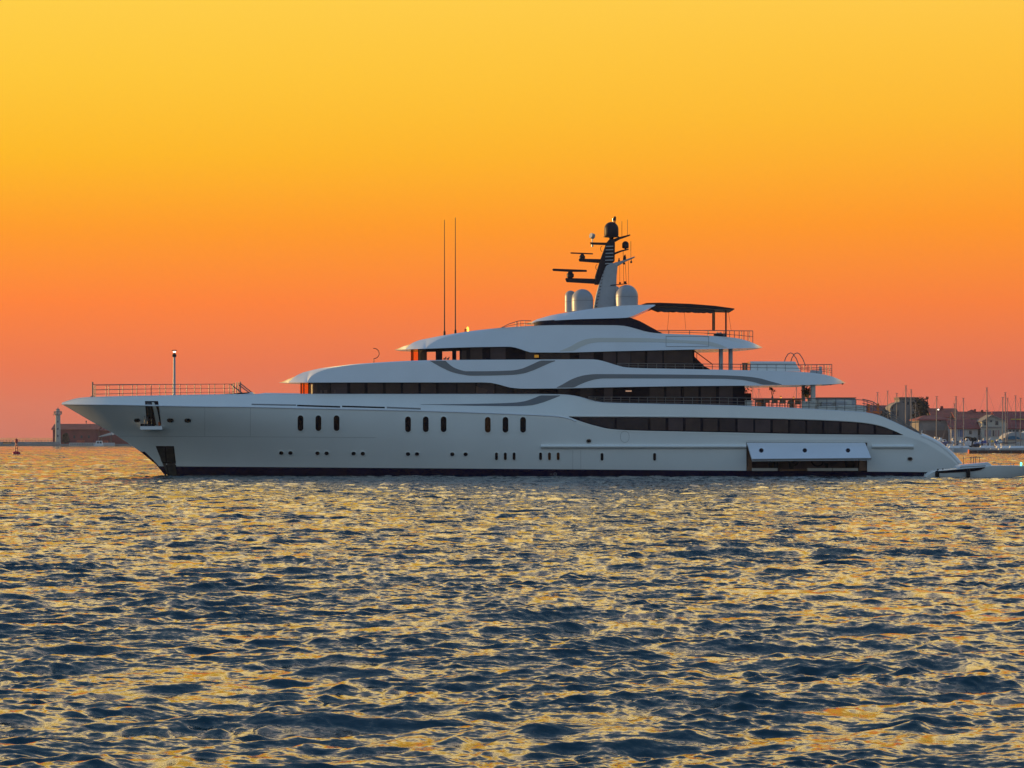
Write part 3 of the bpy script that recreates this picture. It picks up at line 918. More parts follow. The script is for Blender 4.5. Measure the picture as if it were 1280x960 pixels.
pillar(898.6, 903.6, 434.5, 464, -3.6, 'mast_grey')
pillar(910.6, 915.8, 434.5, 464, -3.4, 'dome')
pillar(1013.2, 1019.2, 479.5, 513, -4.4, 'cream')
pillar(1002, 1006.4, 479.5, 513, 1.6, 'mast_grey')
# ---------------------------------------------------------------- radar mast (on the centreline)
mast = bpy.data.objects.new('radar_mast', None); COL.objects.link(mast); mast.parent = Y
Z0 = 0.0


def mpart(name, pp, half, m, yc=0.0, parent=None, bev=0.0):
    mb = MB(); mb.prism(pp, yc, half)
    o = mb.build(name, M[m], parent or mast)
    if bev:
        b = o.modifiers.new('edge', 'BEVEL'); b.width = bev; b.segments = 2; b.limit_method = 'ANGLE'
    return o


tower = mpart('mast_tower', [(741.6, 386), (744.5, 370), (748.3, 356), (752.5, 344.5), (757, 333), (765, 329), (772, 330.4), (770.6, 345), (769.2, 386)], 0.75, 'mast_grey', bev=0.12)
for k in range(13):
    t = k / 12
    mpart('tower_rung', [(744 + 11 * t, 383.6 - 50 * t + 0), (746.6 + 10 * t, 383.2 - 50 * t), (746.8 + 10 * t, 382.4 - 50 * t), (744.2 + 11 * t, 382.8 - 50 * t)], 0.03, 'mast_dark', yc=-0.80, parent=tower)
upper = mpart('mast_spar', [(742.6, 355.8), (743.4, 346.6), (750, 325), (757.6, 304), (762, 298.6), (767, 300.4), (768.6, 304), (768.2, 327), (757.6, 332.6), (752.6, 344), (748.8, 356)], 0.5, 'mast_dark', bev=0.1)
for k in range(6):
    y = 307.5 + k * 4.3
    mpart('spar_louvre', [(757.5 - k * 0.2, y), (766.6, y - 0.4), (766.6, y + 0.8), (757.2 - k * 0.2, y + 1.2)], 0.02, 'mast_grey', yc=-0.53, parent=upper)
mpart('yardarm', [(756.6, 333), (768, 328.6), (780, 325.4), (793.6, 320.6), (793.2, 322), (781, 327.4), (772, 332.6), (764, 334.6)], 0.45, 'mast_grey', bev=0.05)
mpart('yardarm', [(759.6, 303.8), (764, 300), (773, 296.8), (787.8, 293.2), (787.4, 294.6), (775, 299), (767, 303.4)], 0.35, 'mast_dark')
mpart('yardarm', [(767, 316.2), (776, 313), (785.6, 311), (785.8, 312.2), (777, 314.6), (768, 318.4)], 0.25, 'mast_dark')
a1 = mpart('radar_arm', [(706.4, 348.4), (708, 347.6), (744, 348.6), (744, 354.8), (738, 354.4), (708, 352.6)], 0.3, 'mast_dark', bev=0.05)
a2 = mpart('radar_arm', [(723.2, 324), (724.4, 323.4), (751, 324), (750, 328.8), (724, 326.8)], 0.25, 'mast_dark', bev=0.05)
a3 = mpart('camera_arm', [(737.5, 303), (758.6, 303.4), (757.6, 306.4), (738.4, 305.6)], 0.15, 'mast_dark')


def lathe_at(name, px, py_base, prof_px, yc, m, parent, n=20, smooth=True):
    mb = MB(); s = mpp(yc)
    mb.lathe(W(px, py_base, yc), [(r * s, z * s) for r, z in prof_px], n)
    return mb.build(name, M[m], parent, smooth=smooth, sharp=50)


p1 = lathe_at('radar_pedestal', 712.8, 348, [(2.6, 0), (3.2, 1), (4.6, 1.6), (4.6, 5.6), (3.2, 6.6), (2.4, 9)], 0, 'mast_dark', mast)
mpart('radar_scanner', [(690.4, 336.4), (691.4, 335.8), (733.4, 337.4), (733.6, 339.8), (712, 339.8), (691, 338.6)], 0.16, 'mast_dark', parent=p1, bev=0.04)
p2 = lathe_at('radar_pedestal', 727.8, 323.8, [(2, 0), (3.6, 0.8), (3.6, 3.6), (2.4, 5), (1.6, 6.4)], 0, 'mast_dark', mast)
mpart('radar_scanner', [(713.2, 315.4), (741.2, 316.6), (741.2, 318), (713.2, 317)], 0.13, 'mast_dark', parent=p2, bev=0.03)
hemi = lambda r, h, k=8: [(r * math.cos(math.pi / 2 * i / k), h + r * math.sin(math.pi / 2 * i / k)) for i in range(k + 1)]
lathe_at('satellite_dome', 764.2, 303, [(2.4, 0), (2.2, 4), (3.4, 6), (9.8, 6.6), (9.8, 7.4), (8.6, 7.6)] + [(9.0, 9)] + hemi(9.0, 16.6), 0, 'mast_dark', mast)
lathe_at('satellite_dome', 781.8, 312.4, [(1.2, 0), (1.2, 1.6), (3.4, 2), (4.2, 3), (4.2, 5)] + hemi(4.2, 6.8), 0, 'mast_dark', mast)
for px, py, prof, yc, m in ((713.2, 390, [(7.2, 0)] + hemi(7.2, 19.6), 2.2, 'dome'), (728, 389, [(13.2, 0), (13.6, 8)] + hemi(13.5, 14.2), -1.6, 'dome'),
                            (783.4, 385, [(13.8, 0), (14.2, 10)] + hemi(14.2, 14.8), -1.4, 'dome'), (769, 385, [(6.6, 0)] + hemi(6.6, 21), 2.2, 'dome')):
    o = lathe_at('satellite_dome', px, py, prof, yc, m, Y, n=28)
    mb = MB(); r = max(q[0] for q in prof)
    s = mpp(yc); c = W(px, py, yc)
    mb.lathe(c, [(r * s + 0.0, prof[-1][1] * s * 0.46), (r * s + 0.012, prof[-1][1] * s * 0.46), (r * s + 0.012, prof[-1][1] * s * 0.48), (r * s, prof[-1][1] * s * 0.48)], 28)
    mb.build('dome_seam', M['seam'], o)
# masthead lights and floodlight
lathe_at('masthead_light', 768.6, 279, [(0.8, 0), (0.8, 3), (1.5, 3.4), (1.5, 8), (0.6, 8.6)], 0, 'mast_dark', mast, 8)
lathe_at('masthead_light', 766.4, 279, [(0.6, 0), (0.6, 4), (0.9, 4.2), (0.9, 6.2)], 0, 'steel', mast, 8)
mb = MB(); c = W(740.2, 295.2, 0)
mb.tube([(c[0] - 0.13, c[1] - 0.12, c[2] + 0.05), (c[0] + 0.13, c[1] + 0.06, c[2] - 0.02)], 0.24, n=10)
mb.tube([W(740.4, 297, 0), W(740.4, 303, 0)], 0.05); mb.tube([W(740.4, 305, 0), W(740.4, 308.5, 0)], 0.09)
mb.build('search_camera', M['mast_grey'], mast, smooth=True)
for px, py, py2 in ((789, 323, 328.6), (780, 326, 330.4)):
    lathe_at('hanging_lamp', px, py2, [(0.3, -0.4), (1.3, 0), (1.3, 1.6), (0.5, 2.6), (0.4, py2 - py)], 0, 'mast_dark', mast, 10)
for px, py in ((773.8, 330.6), (780.2, 327.4), (781.4, 326.4)):
    lathe_at('signal_lamp', px, py - 1.6, [(0.5, 0), (1.3, 0.5), (1.3, 3.4), (0.8, 4.4), (0.6, 6.6)], 0.1, 'mast_dark', mast, 8)
mb = MB()
for px, a, b in ((777.4, 276.5, 296.5), (784.4, 274.6, 294.4), (788.6, 301.5, 322), (779, 313.5, 327)):
    mb.tube([W(px, b, 0), W(px, a, 0)], 0.022, 5)
mb.build('whip_antenna', M['mast_dark'], mast)
mb = MB()
for px, a, b, px2 in ((774.6, 328, 355, 774.8), (779.4, 328, 355, 779.6), (781.6, 328, 355, 783), (785.4, 326, 356, 786)):
    mb.tube([W(px, a, 0), W(px2, b, 0)], 0.014, 4)
mb.tube([W(763, 356.6, -0.9), W(784, 354.6, -0.9)], 0.04); mb.tube([W(775, 355, -0.9), W(775, 352.6, -0.9)], 0.08); mb.tube([W(781.4, 355, -0.9), W(781.4, 351.6, -0.9)], 0.1)
mb.build('rigging', M['mast_dark'], mast)
mb = MB()
for c_ in ((753.5, 311), (747.4, 334)):
    c = W(c_[0] - 0.6, c_[1], 0); r = 0.16
    mb.tube([(c[0] - r * math.sin(t), c[1], c[2] + 1.5 * r * math.cos(t)) for t in np.linspace(0, math.pi, 9)], 0.025, 5)
mb.build('grab_loop', M['mast_dark'], mast)

# whip antennas on the wheelhouse roof, hooked antenna, foremast
for px, top, base, yy in ((555.6, 275, 420, -2.4), (569.2, 272, 418.5, -2.4)):
    mb = MB(); mb.tube([W(px, base + 2, yy), W(px, base - 6, yy)], 0.10, 8); mb.tube([W(px, base - 6, yy), W(px, top, yy)], 0.055, 8, r2=0.028)
    mb.build('whip_antenna', M['mast_dark'], Y)
mb = MB()
pts = [W(467.4, 453.5, -2), W(467.4, 448, -2)] + [W(467.6 + 6.4 * math.sin(t), 441.8 - 6.4 * math.cos(t), -2) for t in np.linspace(math.pi * 0.98, -0.15, 14)]
mb.tube(pts, 0.035, 5); mb.build('loop_antenna', M['mast_dark'], Y)
mb = MB()
mb.tube([W(217.9, 496.5, 0), W(217.9, 446, 0)], 0.125, 12, r2=0.105)
fm = mb.build('foremast', M['dome'], Y, smooth=True)
lathe_at('mast_lamp', 217.9, 446.6, [(1.2, 0), (2.4, 0.6), (2.8, 2.2), (2.2, 4), (1.2, 4.4), (1.2, 5.6)], 0, 'mast_dark', fm, 10)
mb = MB(); mb.lathe(W(218, 441, 0), [(0.06, 0), (0.13, 0.03), (0.13, 0.13), (0.05, 0.15)], 8)
mb.build('anchor_light', M['lamp_w'], fm)
lathe_at('mast_cap', 217.9, 438.4, [(3.4, 0), (3.4, 0.9)], 0, 'mast_dark', fm, 10)
# lit deck lamp on the wheelhouse roof
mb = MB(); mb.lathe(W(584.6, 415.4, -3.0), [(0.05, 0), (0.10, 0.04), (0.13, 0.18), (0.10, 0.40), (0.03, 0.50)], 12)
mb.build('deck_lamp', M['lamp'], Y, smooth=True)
mb = MB(); mb.pbox(580.6, 583.6, 411, 415.4, -3.1, -2.7); mb.build('lamp_box', M['orange'], Y)


# ---------------------------------------------------------------- railings
def railing(name, pts, posts, levels, m='rail', r=0.032, pr=0.03, mid=True):
    """pts: list of (px, py_top, py_foot, y)"""
    mb = MB()
    xs = [p[0] for p in pts]
    T = lambda q: float(np.interp(q, xs, [p[1] for p in pts])); Ft = lambda q: float(np.interp(q, xs, [p[2] for p in pts])); Yy = lambda q: float(np.interp(q, xs, [p[3] for p in pts]))
    q = np.linspace(xs[0], xs[-1], max(8, int((xs[-1] - xs[0]) / 6)))
    for lv in levels:
        mb.tube([W(a, T(a) + (Ft(a) - T(a)) * lv, Yy(a)) for a in q], r if lv == 0 else r * 0.7, 6)
    o = mb.build(name, M[m], Y, smooth=True)
    for a in posts:
        s = MB(); s.tube([W(a, Ft(a) + 0.8, Yy(a)), W(a, T(a), Yy(a))], pr, 6)
        s.build('stanchion', M[m], o)
    return o


# bow rails, near and far side
railing('bow_railing', [(119.4, 481.6, 497.2, -1.6), (200, 480.6, 495, -3.2), (292, 480, 494, -3.9)], [119.4, 136, 153.4, 171, 189, 207, 225, 243.4, 261.4, 280.3, 291], [0, 0.38, 0.72], r=0.025, pr=0.036)
railing('bow_railing', [(116, 480.6, 497.2, 1.2), (200, 480.4, 495, 3.2), (287, 480, 494, 3.9)], [117.6, 132.6, 149, 165.4, 182, 199.5, 216, 233.5, 251, 268.4, 286.6], [0, 0.38, 0.72], r=0.022, pr=0.036)
mb = MB()
mb.tube([W(115.8, 497.4, 0), W(115.8, 477.4, 0)], 0.07, 8); mb.tube([W(111.6, 497.4, 0), W(116, 494.4, 0)], 0.04)
mb.tube([W(121.6, 497.2, 0), W(116, 494.4, 0)], 0.04)
mb.build('jack_staff', M['rail'], Y)
mb = MB()
for a, b, c, d, yy in ((288.6, 480.6, 305, 493, -3), (300, 479, 316, 491.6, -2.2), (299, 481.4, 313, 492, -3.3)):
    mb.tube([W(a, b, yy), W(c, d, yy)], 0.05)
for a, t in ((292.4, 478.5), (295.6, 478), (298.4, 477.6), (300.6, 477)):
    mb.tube([W(a, 494, -2.6), W(a, t, -2.6)], 0.05)
mb.build('companionway_rail', M['rail'], Y)
mb = MB(); mb.prism([(268, 494.6), (276, 492.8), (300, 491.9), (318, 492.2), (317, 490.6), (314, 490.4), (312, 491.6)], -3, 0.7)
mb.prism([(325, 493.8), (325.6, 492.4), (333, 491.4), (376, 492), (376, 494)], -3, 1.5)
mb.build('foredeck_hatch', M['shell'], Y)
# upper aft deck (bulwark of the hull)
railing('deck_railing', [(735, 496.2, 499.4, -5.7), (760, 496.4, 504, -5.7), (900, 496.8, 507, -5.7), (960, 498.2, 509, -5.7), (1050, 498.2, 514, -5.6), (1078, 500, 516, -5.5),
                         (1092, 505, 519, -5.4), (1113, 519, 526, -5.3), (1150, 542, 543.4, -5.2)],
        [744, 755, 764] + [776 + 11.2 * k for k in range(26)] + [1070, 1080, 1090, 1100, 1110], [0, 0.42, 0.75])
railing('stern_stair_rail', [(1078, 499, 516, -3.6), (1090, 501.6, 518, -3.6), (1102, 509, 523, -3.6), (1150, 541, 545, -3.6)], [1084, 1092, 1104, 1116, 1130], [0, 0.3], r=0.045)
mb = MB(); mb.tube([W(1135, 528, -3.6), W(1149, 527.4, -3.6)], 0.05); mb.tube([W(1149, 527.4, -3.6), W(1149, 543, -3.6)], 0.03); mb.build('passerelle_post', M['rail'], Y)
# bridge deck aft
railing('deck_railing', [(771, 454.2, 457, -5.1), (790, 454.3, 460, -5.1), (880, 455, 461.6, -5.1), (930, 455.4, 463, -5.1), (1000, 456, 464.6, -4.7), (1039.8, 455.6, 470, -4.3)],
        [786 + 11.6 * k for k in range(12)] + [926, 938, 1001, 1010, 1021, 1030, 1039.8], [0, 0.5])
railing('deck_railing', [(1001, 456, 464.6, 3.2), (1020, 456, 466, 2.4), (1040, 455.6, 470, 1.2)], [1005, 1014, 1024, 1033, 1037], [0, 0.35, 0.7])
# sun deck aft
railing('deck_railing', [(822, 413, 416.6, -4.5), (860, 413, 418, -4.5), (900, 413.3, 421, -4.4), (925, 413.5, 425, -3.8), (941, 413.6, 428, -3.0)],
        [836, 862, 885, 905, 912, 918, 924, 930, 935, 941], [0, 0.5])
railing('deck_railing', [(880, 413, 420, 4.2), (920, 413.4, 424, 3.4), (941, 413.6, 428, 2.2)], [886, 896, 908, 927, 937], [0, 0.5])
railing('roof_railing', [(626, 410, 410.6, -2.6), (636, 405, 409.4, -2.6), (650, 400.6, 408.4, -2.6), (664, 401, 407.6, -2.6)], [645, 646.5, 650, 656], [0, 0.5])
# hard top awning with ragged hem, its posts and stays
aw = MB(); aw.prism([(798, 383.4), (806, 380.8), (822, 380.4), (860, 381.8), (890, 384.2), (914.6, 387.6), (914.4, 389), (895, 388.4), (880, 387.2), (840, 385), (820, 384.2), (812, 387)], 0, 3.2)
awn = aw.build('awning_roof', M['mast_dark'], Y)
for yy in (-2.6, 0.4, 2.4):
    mb = MB(); up = [(812, 386.2), (820, 383.6), (860, 385), (893, 387.6)]
    lo = [(893, 390)] + [(px, 389.2 + 1.0 * math.sin(px * 0.33 + yy) + (893 - px) * -0.004 + 1.6 * ((px - 812) / 80)) for px in np.linspace(889, 822, 26)]
    mb.prism(up + lo, yy, 0.25); mb.build('awning_valance', M['awning'], awn)
mb = MB()
mb.tube([W(891.2, 413, -2.7), W(891.2, 387, -2.7)], 0.075, 8); mb.tube([W(907.4, 421, -2.7), W(907.4, 388, -2.7)], 0.075, 8)
mb.tube([W(893, 413, 2.7), W(893, 387, 2.7)], 0.06, 8)
mb.build('awning_post', M['mast_dark'], Y)
mb = MB()
for a, b in ((836.6, 834.2), (855, 857.4), (910, 914)):
    mb.tube([W(a, 386.4, -2.4), W(b, 413, -2.4)], 0.012, 4)
mb.build('awning_stay', M['mast_dark'], Y)

# pool block with handrail hoops on the bridge deck
mb = MB(); mb.prism([(936, 464), (936, 454), (938, 452.6), (988, 452.8), (992, 455), (998, 464.8)], -1.6, 2.0)
sp = mb.build('spa_pool', M['white'], Y)
mb = MB(); mb.prism([(935, 454.4), (935.4, 452.4), (990.6, 452.6), (992.8, 454.8)], -1.6, 2.12); mb.build('pool_coping', M['shell'], sp)
mb = MB()
for k in range(4): mb.pbox(947 + k * 11.5, 947.4 + k * 11.5, 455, 464, -3.64, -3.6)
mb.build('pool_panel_gap', M['seam'], sp)
for dx, yy in ((0, -2.6), (8, -1.4)):
    mb = MB(); mb.tube([W(980 + dx, 454, yy), W(982 + dx, 447.4, yy), W(985 + dx, 442.6, yy), W(988.4 + dx, 441, yy), (W(991.4 + dx, 442.4, yy)), W(995.6 + dx, 448.6, yy), W(999 + dx, 457.6, yy)], 0.04, 6)
    mb.build('pool_handrail', M['rail'], sp)
# small things under the overhang tip
for px, py in ((1038.4, 481.6), (1053.2, 480.8)):
    lathe_at('under_deck_lamp', px, py, [(0.5, 0), (1.2, 0.6), (1.2, 1.8)], -2.0, 'mast_dark', Y, 8)

# ---------------------------------------------------------------- hull side door and the beach club behind it
hy = lambda px, py: -hull_b(px, py)
yb = hy(1000, 570)
room = MB()
a = W(933.2, 588.6, yb); b = W(1083.8, 552.6, yb)
x0, x1, z0, z1, yi, yo = a[0] - 0.0, b[0], a[2] + 0.02, b[2], yb + 2.6, yb + 0.06
for q in ([(x0, yi, z0), (x1, yi, z0), (x1, yi, z1), (x0, yi, z1)], [(x0, yo, z0), (x0, yi, z0), (x0, yi, z1), (x0, yo, z1)],
          [(x1, yo, z0), (x1, yi, z0), (x1, yi, z1), (x1, yo, z1)], [(x0, yo, z0), (x1, yo, z0), (x1, yi, z0), (x0, yi, z0)], [(x0, yo, z1), (x1, yo, z1), (x1, yi, z1), (x0, yi, z1)]):
    room.add(q, [(0, 1, 2, 3)])
room.build('side_lounge', M['cabin_wall'], Y)
for c0, c1 in ((934, 940), (1074, 1083.4)):
    mb = MB(); mb.pbox(c0, c1, 553, 588.4, yb + 0.25, yb + 0.9); mb.build('lounge_panel', M['cabin_wood'], Y)
for c0, c1 in ((940, 972), (976, 1008), (1009.5, 1040), (1041, 1072.6)):
    mb = MB(); mb.pbox(c0, c1, 585.2 if c0 != 976 else 586.6, 588.6, yb + 0.1, yb + 0.8)
    mb.build('lounge_bench', M['cream'] if c0 != 976 else M['cabin_wood'], Y)
for px, h, w in ((964, 12, 5), (970, 14, 4), (989, 15, 5), (1062, 12, 10), (1033, 9, 3)):
    o = mpart('lounge_chair', [(px - w / 2, 588), (px - w / 2 - 0.6, 588 - h), (px + w / 2 + 0.8, 588 - h), (px + w / 2, 588)], 0.25, 'black', yc=yb + 1.6, parent=Y)
for px, r_ in ((992, 6), (1022, 7)):
    mb = MB(); mb.tube([W(px + r_ * math.cos(t), 577 + r_ * 0.8 * math.sin(t), yb + 2.4) for t in np.linspace(0, 5.6, 16)], 0.06, 5); mb.build('wall_ornament', M['black'], Y)
# door leaf, hinged above the opening, swung out
yh = hy(1000, 556)
hp = [(933.4, 553.5, yh - 0.03), (1081.4, 553.5, yh - 0.03), (1083, 557.2, yh - 0.35), (1089.2, 573.2, yh - 1.7), (940.2, 574.4, yh - 1.7), (935, 557.2, yh - 0.35)]
inner = [Vector(W(*p)) for p in hp]
v = [tuple(p) for p in inner] + [(p.x, p.y + 0.10, p.z - 0.16) for p in inner]
n = len(v) // 2
f = [(0, 1, 2, 5), (5, 2, 3, 4), (n, n + 5, n + 2, n + 1), (n + 5, n + 4, n + 3, n + 2)] + [(i, (i + 1) % n, n + (i + 1) % n, n + i) for i in range(n)]
door = build('shell_door', v, f, M['shell'], Y)
mb = MB()
A, B_ = Vector(W(*hp[4])), Vector(W(*hp[3]))
mb.tube([A, B_], 0.06, 6); mb.build('door_edge', M['seam'], door)
def on_leaf(px, t):
    base = Vector(W(px, 557.2, yh - 0.35)); low = Vector(W(px + 5.6, 573.8, yh - 1.7))
    return base.lerp(low, t)
nl = (Vector(W(1000, 573.8, yh - 1.7)) - Vector(W(994.4, 557.2, yh - 0.35))).cross(Vector((1, 0, 0))).normalized()
if nl.y > 0: nl = -nl
dirz = (Vector(W(1000, 573.8, yh - 1.7)) - Vector(W(1000, 557.2, yh - 0.35))).normalized()
for px in (949.6, 1004, 1058):
    c = on_leaf(px, 0.36)
    mb = MB(); k = 12
    v = [c + Vector((1, 0, 0)) * 0.16 * math.cos(2 * math.pi * i / k) + dirz * 0.25 * math.sin(2 * math.pi * i / k) + nl * e for e in (-0.02, 0.03) for i in range(k)]
    v2 = [c + Vector((1, 0, 0)) * 0.21 * math.cos(2 * math.pi * i / k) + dirz * 0.30 * math.sin(2 * math.pi * i / k) + nl * e for e in (-0.02, 0.02) for i in range(k)]
    ff = [list(range(k)), list(range(k, 2 * k))] + [(i, (i + 1) % k, k + (i + 1) % k, k + i) for i in range(k)]
    pr = build('door_port', v, ff, M['port'], door); build('port_rim', v2, ff, M['steel'], pr)
mb = MB()
ring([(932.6, 552.6), (934, 549.6), (936, 549.2), (1081, 549.2), (1083, 549.8), (1084.6, 552.6)], [(933.4, 553.2), (934.8, 550.6), (936.4, 550.2), (1080.6, 550.2), (1082.2, 550.8), (1083.8, 553.2)], hull_b, 0.04, mb)
mb.build('door_frame', M['white'], Y)
mb = MB(); mb.tube([W(936, 556, yb + 0.1), W(942, 573, yb - 1.3)], 0.05); mb.tube([W(1082, 556, yb + 0.1), W(1087, 572.4, yb - 1.3)], 0.05); mb.build('door_ram', M['steel'], door)

# ---------------------------------------------------------------- loose furniture on the upper aft deck
def deck_z(px): return W(px, TOP(px), -5.5)[2] + 0.0


def at(px, yc, zoff=0.0):
    x = W(px, 500, yc)[0]
    return (x, yc, deck_z(px) + zoff)


def box_thing(name, px, yc, parts, label, cat, group=None):
    """parts: (name, material, x0,x1,y0,y1,z0,z1) relative to the base"""
    t = thing(name, at(px, yc), label, cat, group)
    bx, by, bz = t.location
    for nm, m, x0, x1, y0, y1, z0, z1 in parts:
        mb = MB(); mb.box(bx + x0, bx + x1, by + y0, by + y1, bz + z0, bz + z1)
        o = mb.build(nm, M[m], t)
        b = o.modifiers.new('edge', 'BEVEL'); b.width = min(0.05, 0.3 * min(x1 - x0, y1 - y0, z1 - z0)); b.segments = 2
    return t


box_thing('storage_box', 931.8, -4.2, [('body', 'cream', -0.53, 0.53, -0.5, 0.5, -0.02, 0.45), ('lid', 'cream', -0.56, 0.56, -0.53, 0.53, 0.45, 0.53)], 'cream deck box by the rail under the dark potted plant', 'box')
box_thing('storage_box', 1010.2, -4.9, [('body', 'cream', -0.55, 0.55, -0.3, 0.3, -0.02, 0.62), ('lid', 'cream', -0.57, 0.57, -0.32, 0.32, 0.62, 0.70)], 'tall cream deck box beside the aft pillar', 'box')
box_thing('planter', 931, -1.5, [('pot', 'black', -0.75, 0.55, -0.5, 0.5, -0.02, 1.2)], 'black planter with a leafy shrub at the end of the upper saloon', 'planter')
pl = [o for o in COL.objects if o.name == 'planter'][0]
mb = MB()
rr = random.Random(3)
b = Vector(pl.location)
for _ in range(160):
    c = b + Vector((rr.gauss(-0.1, 0.28), rr.gauss(0, 0.3), 1.2 + abs(rr.gauss(0.35, 0.3))))
    d = Vector((rr.uniform(-1, 1), rr.uniform(-1, 1), rr.uniform(-0.3, 1))).normalized() * rr.uniform(0.08, 0.17)
    s = d.cross(Vector((rr.uniform(-1, 1), rr.uniform(-1, 1), rr.uniform(-1, 1)))).normalized() * 0.04
    mb.add([c - d, c + s, c + d, c - s], [(0, 1, 2, 3)])
mb.build('foliage', M['leaf'], pl)
box_thing('dining_table', 974, -2.0, [('table_top', 'wood', -2.3, 1.9, -0.8, 0.8, 0.70, 0.80), ('pedestal', 'wood', -1.6, -1.2, -0.3, 0.3, -0.02, 0.70), ('pedestal', 'wood', 0.9, 1.3, -0.3, 0.3, -0.02, 0.70)],
          'long varnished dining table on the open aft deck under the overhang', 'table')
for k, (px, yy, m) in enumerate(((948, -3.2, 'wood'), (958, -3.3, 'wood'), (968, -3.3, 'wood'), (978, -3.3, 'wood'), (988, -3.3, 'wood'), (997, -3.2, 'wood'))):
    box_thing('dining_chair', px, yy, [('seat', m, -0.27, 0.27, -0.25, 0.25, 0.40, 0.48), ('backrest', m, -0.27, 0.27, -0.32, -0.26, 0.44, 0.70 + 0.05 * (k % 2)), ('leg', 'wood', -0.25, -0.20, -0.24, -0.19, -0.02, 0.40),
                                       ('leg', 'wood', 0.20, 0.25, -0.24, -0.19, -0.02, 0.40), ('leg', 'wood', -0.25, -0.20, 0.19, 0.24, -0.02, 0.40), ('leg', 'wood', 0.20, 0.25, 0.19, 0.24, -0.02, 0.40)],
              'wooden dining chair at the long table on the aft deck', 'chair', 'chairs along the aft deck dining table')
t = thing('orange_cushion', at(949, -4.6, 0.0), 'small orange cushion standing by the rail next to the dining table', 'cushion')
mb = MB(); mb.lathe(t.location, [(0.10, -0.02), (0.2, 0.05), (0.21, 0.3), (0.12, 0.42)], 10); mb.build('cover', M['orange'], t, smooth=True)


def flowers(px, yc, z, label, n=40, h=0.55):
    t = thing('flower_vase', at(px, yc, z), label, 'vase')
    b = Vector(t.location); mb = MB(); mb.lathe(b, [(0.07, 0), (0.10, 0.1), (0.06, 0.22), (0.08, 0.26)], 10); mb.build('vase', M['dome'], t, smooth=True)
    mb = MB(); r2 = random.Random(int(px))
    for s in range(4):
        e = b + Vector((r2.uniform(-0.35, 0.35), r2.uniform(-0.2, 0.2), h + r2.uniform(0, 0.25)))
        mb.tube([b + Vector((0, 0, 0.2)), e], 0.014, 4)
        for _ in range(n // 4):
            c = e + Vector((r2.gauss(0, 0.08), r2.gauss(0, 0.06), r2.gauss(0, 0.06))); d = Vector((r2.uniform(-1, 1), r2.uniform(-1, 1), r2.uniform(-1, 1))) * 0.07
            q = d.cross(Vector((0.3, 1, 0.2))).normalized() * 0.05
            mb.add([c - d, c + q, c + d, c - q], [(0, 1, 2, 3)])
    mb.build('blooms', M['leaf'], t)


flowers(965.5, -2, 0.80, 'vase of dark flowers towards the near end of the long dining table', h=0.7)
for px, lab in ((976, 'glowing candle lantern in the middle of the dining table'), (992, 'glowing candle lantern at the aft end of the dining table')):
    t = thing('candle_lantern', at(px, -2.2, 0.80), lab, 'lantern')
    mb = MB(); mb.lathe(t.location, [(0.10, 0), (0.10, 0.03)], 8); mb.lathe((t.location[0], t.location[1], t.location[2] + 0.2), [(0.11, 0), (0.03, 0.07)], 8); mb.build('lantern_frame', M['mast_dark'], t)
    mb = MB(); mb.lathe((t.location[0], t.location[1], t.location[2] + 0.03), [(0.07, 0), (0.08, 0.08), (0.06, 0.17)], 8); mb.build('candle_glow', mat('candle_glow', (1, 0.5, 0.1), emit=(1, 0.35, 0.05), estr=1.2), t)
t = thing('hanging_plant', at(1008.6, 0.3, 1.25), 'dark leafy plant in an amber pot hanging between the aft pillars', 'plant')
mb = MB(); b = Vector(t.location); rr = random.Random(9)
for _ in range(220):
    c = b + Vector((rr.gauss(0, 0.22), rr.gauss(0, 0.22), 0.1 + abs(rr.gauss(0.15, 0.3)))); d = Vector((rr.uniform(-1, 1), rr.uniform(-1, 1), rr.uniform(-1, 1))).normalized() * 0.13
    s = d.cross(Vector((rr.uniform(-1, 1), 0.4, rr.uniform(-1, 1)))).normalized() * 0.05
    mb.add([c - d, c + s, c + d, c - s], [(0, 1, 2, 3)])
mb.build('foliage', M['leaf'], t)
mb = MB(); mb.lathe((b.x, b.y, b.z - 0.15), [(0.12, 0), (0.24, 0.1), (0.26, 0.28)], 12); mb.build('pot', mat('amber_pot', (0.55, 0.22, 0.03), rough=0.4), t, smooth=True)
mb = MB(); mb.tube([(b.x, b.y, b.z + 0.1), (b.x, b.y, W(1008, 480.5, 0)[2])], 0.02, 4); mb.build('cord', M['black'], t)
box_thing('deck_sofa', 1041, -3.9, [('base', 'cream', -1.5, 1.7, -0.5, 0.5, -0.05, 0.42), ('backrest', 'cream', -1.5, 1.7, 0.35, 0.6, 0.42, 0.95), ('cushion', 'dome', -1.0, -0.1, -0.1, 0.33, 0.43, 0.8), ('cushion', 'dome', 0.2, 1.2, -0.1, 0.33, 0.43, 0.85)],
          'pale sofa with cushions facing the rail aft of the pillar', 'sofa')
box_thing('sun_pad', 1064, -4.2, [('base', 'cream', -1.25, 1.25, -0.6, 0.6, -0.05, 0.38), ('mattress', 'cream', -1.2, 1.2, -0.58, 0.58, 0.39, 0.58)], 'low cream sun pad at the aft end of the deck beside the sofa', 'sun bed')
box_thing('bar_counter', 1026, 1.8, [('counter', 'dome', -1.2, 3.1, -0.4, 0.4, -0.05, 1.12), ('bar_top', 'wood', -1.25, 3.15, -0.45, 0.45, 1.13, 1.2)], 'white bar counter standing behind the sofa on the aft deck', 'bar')
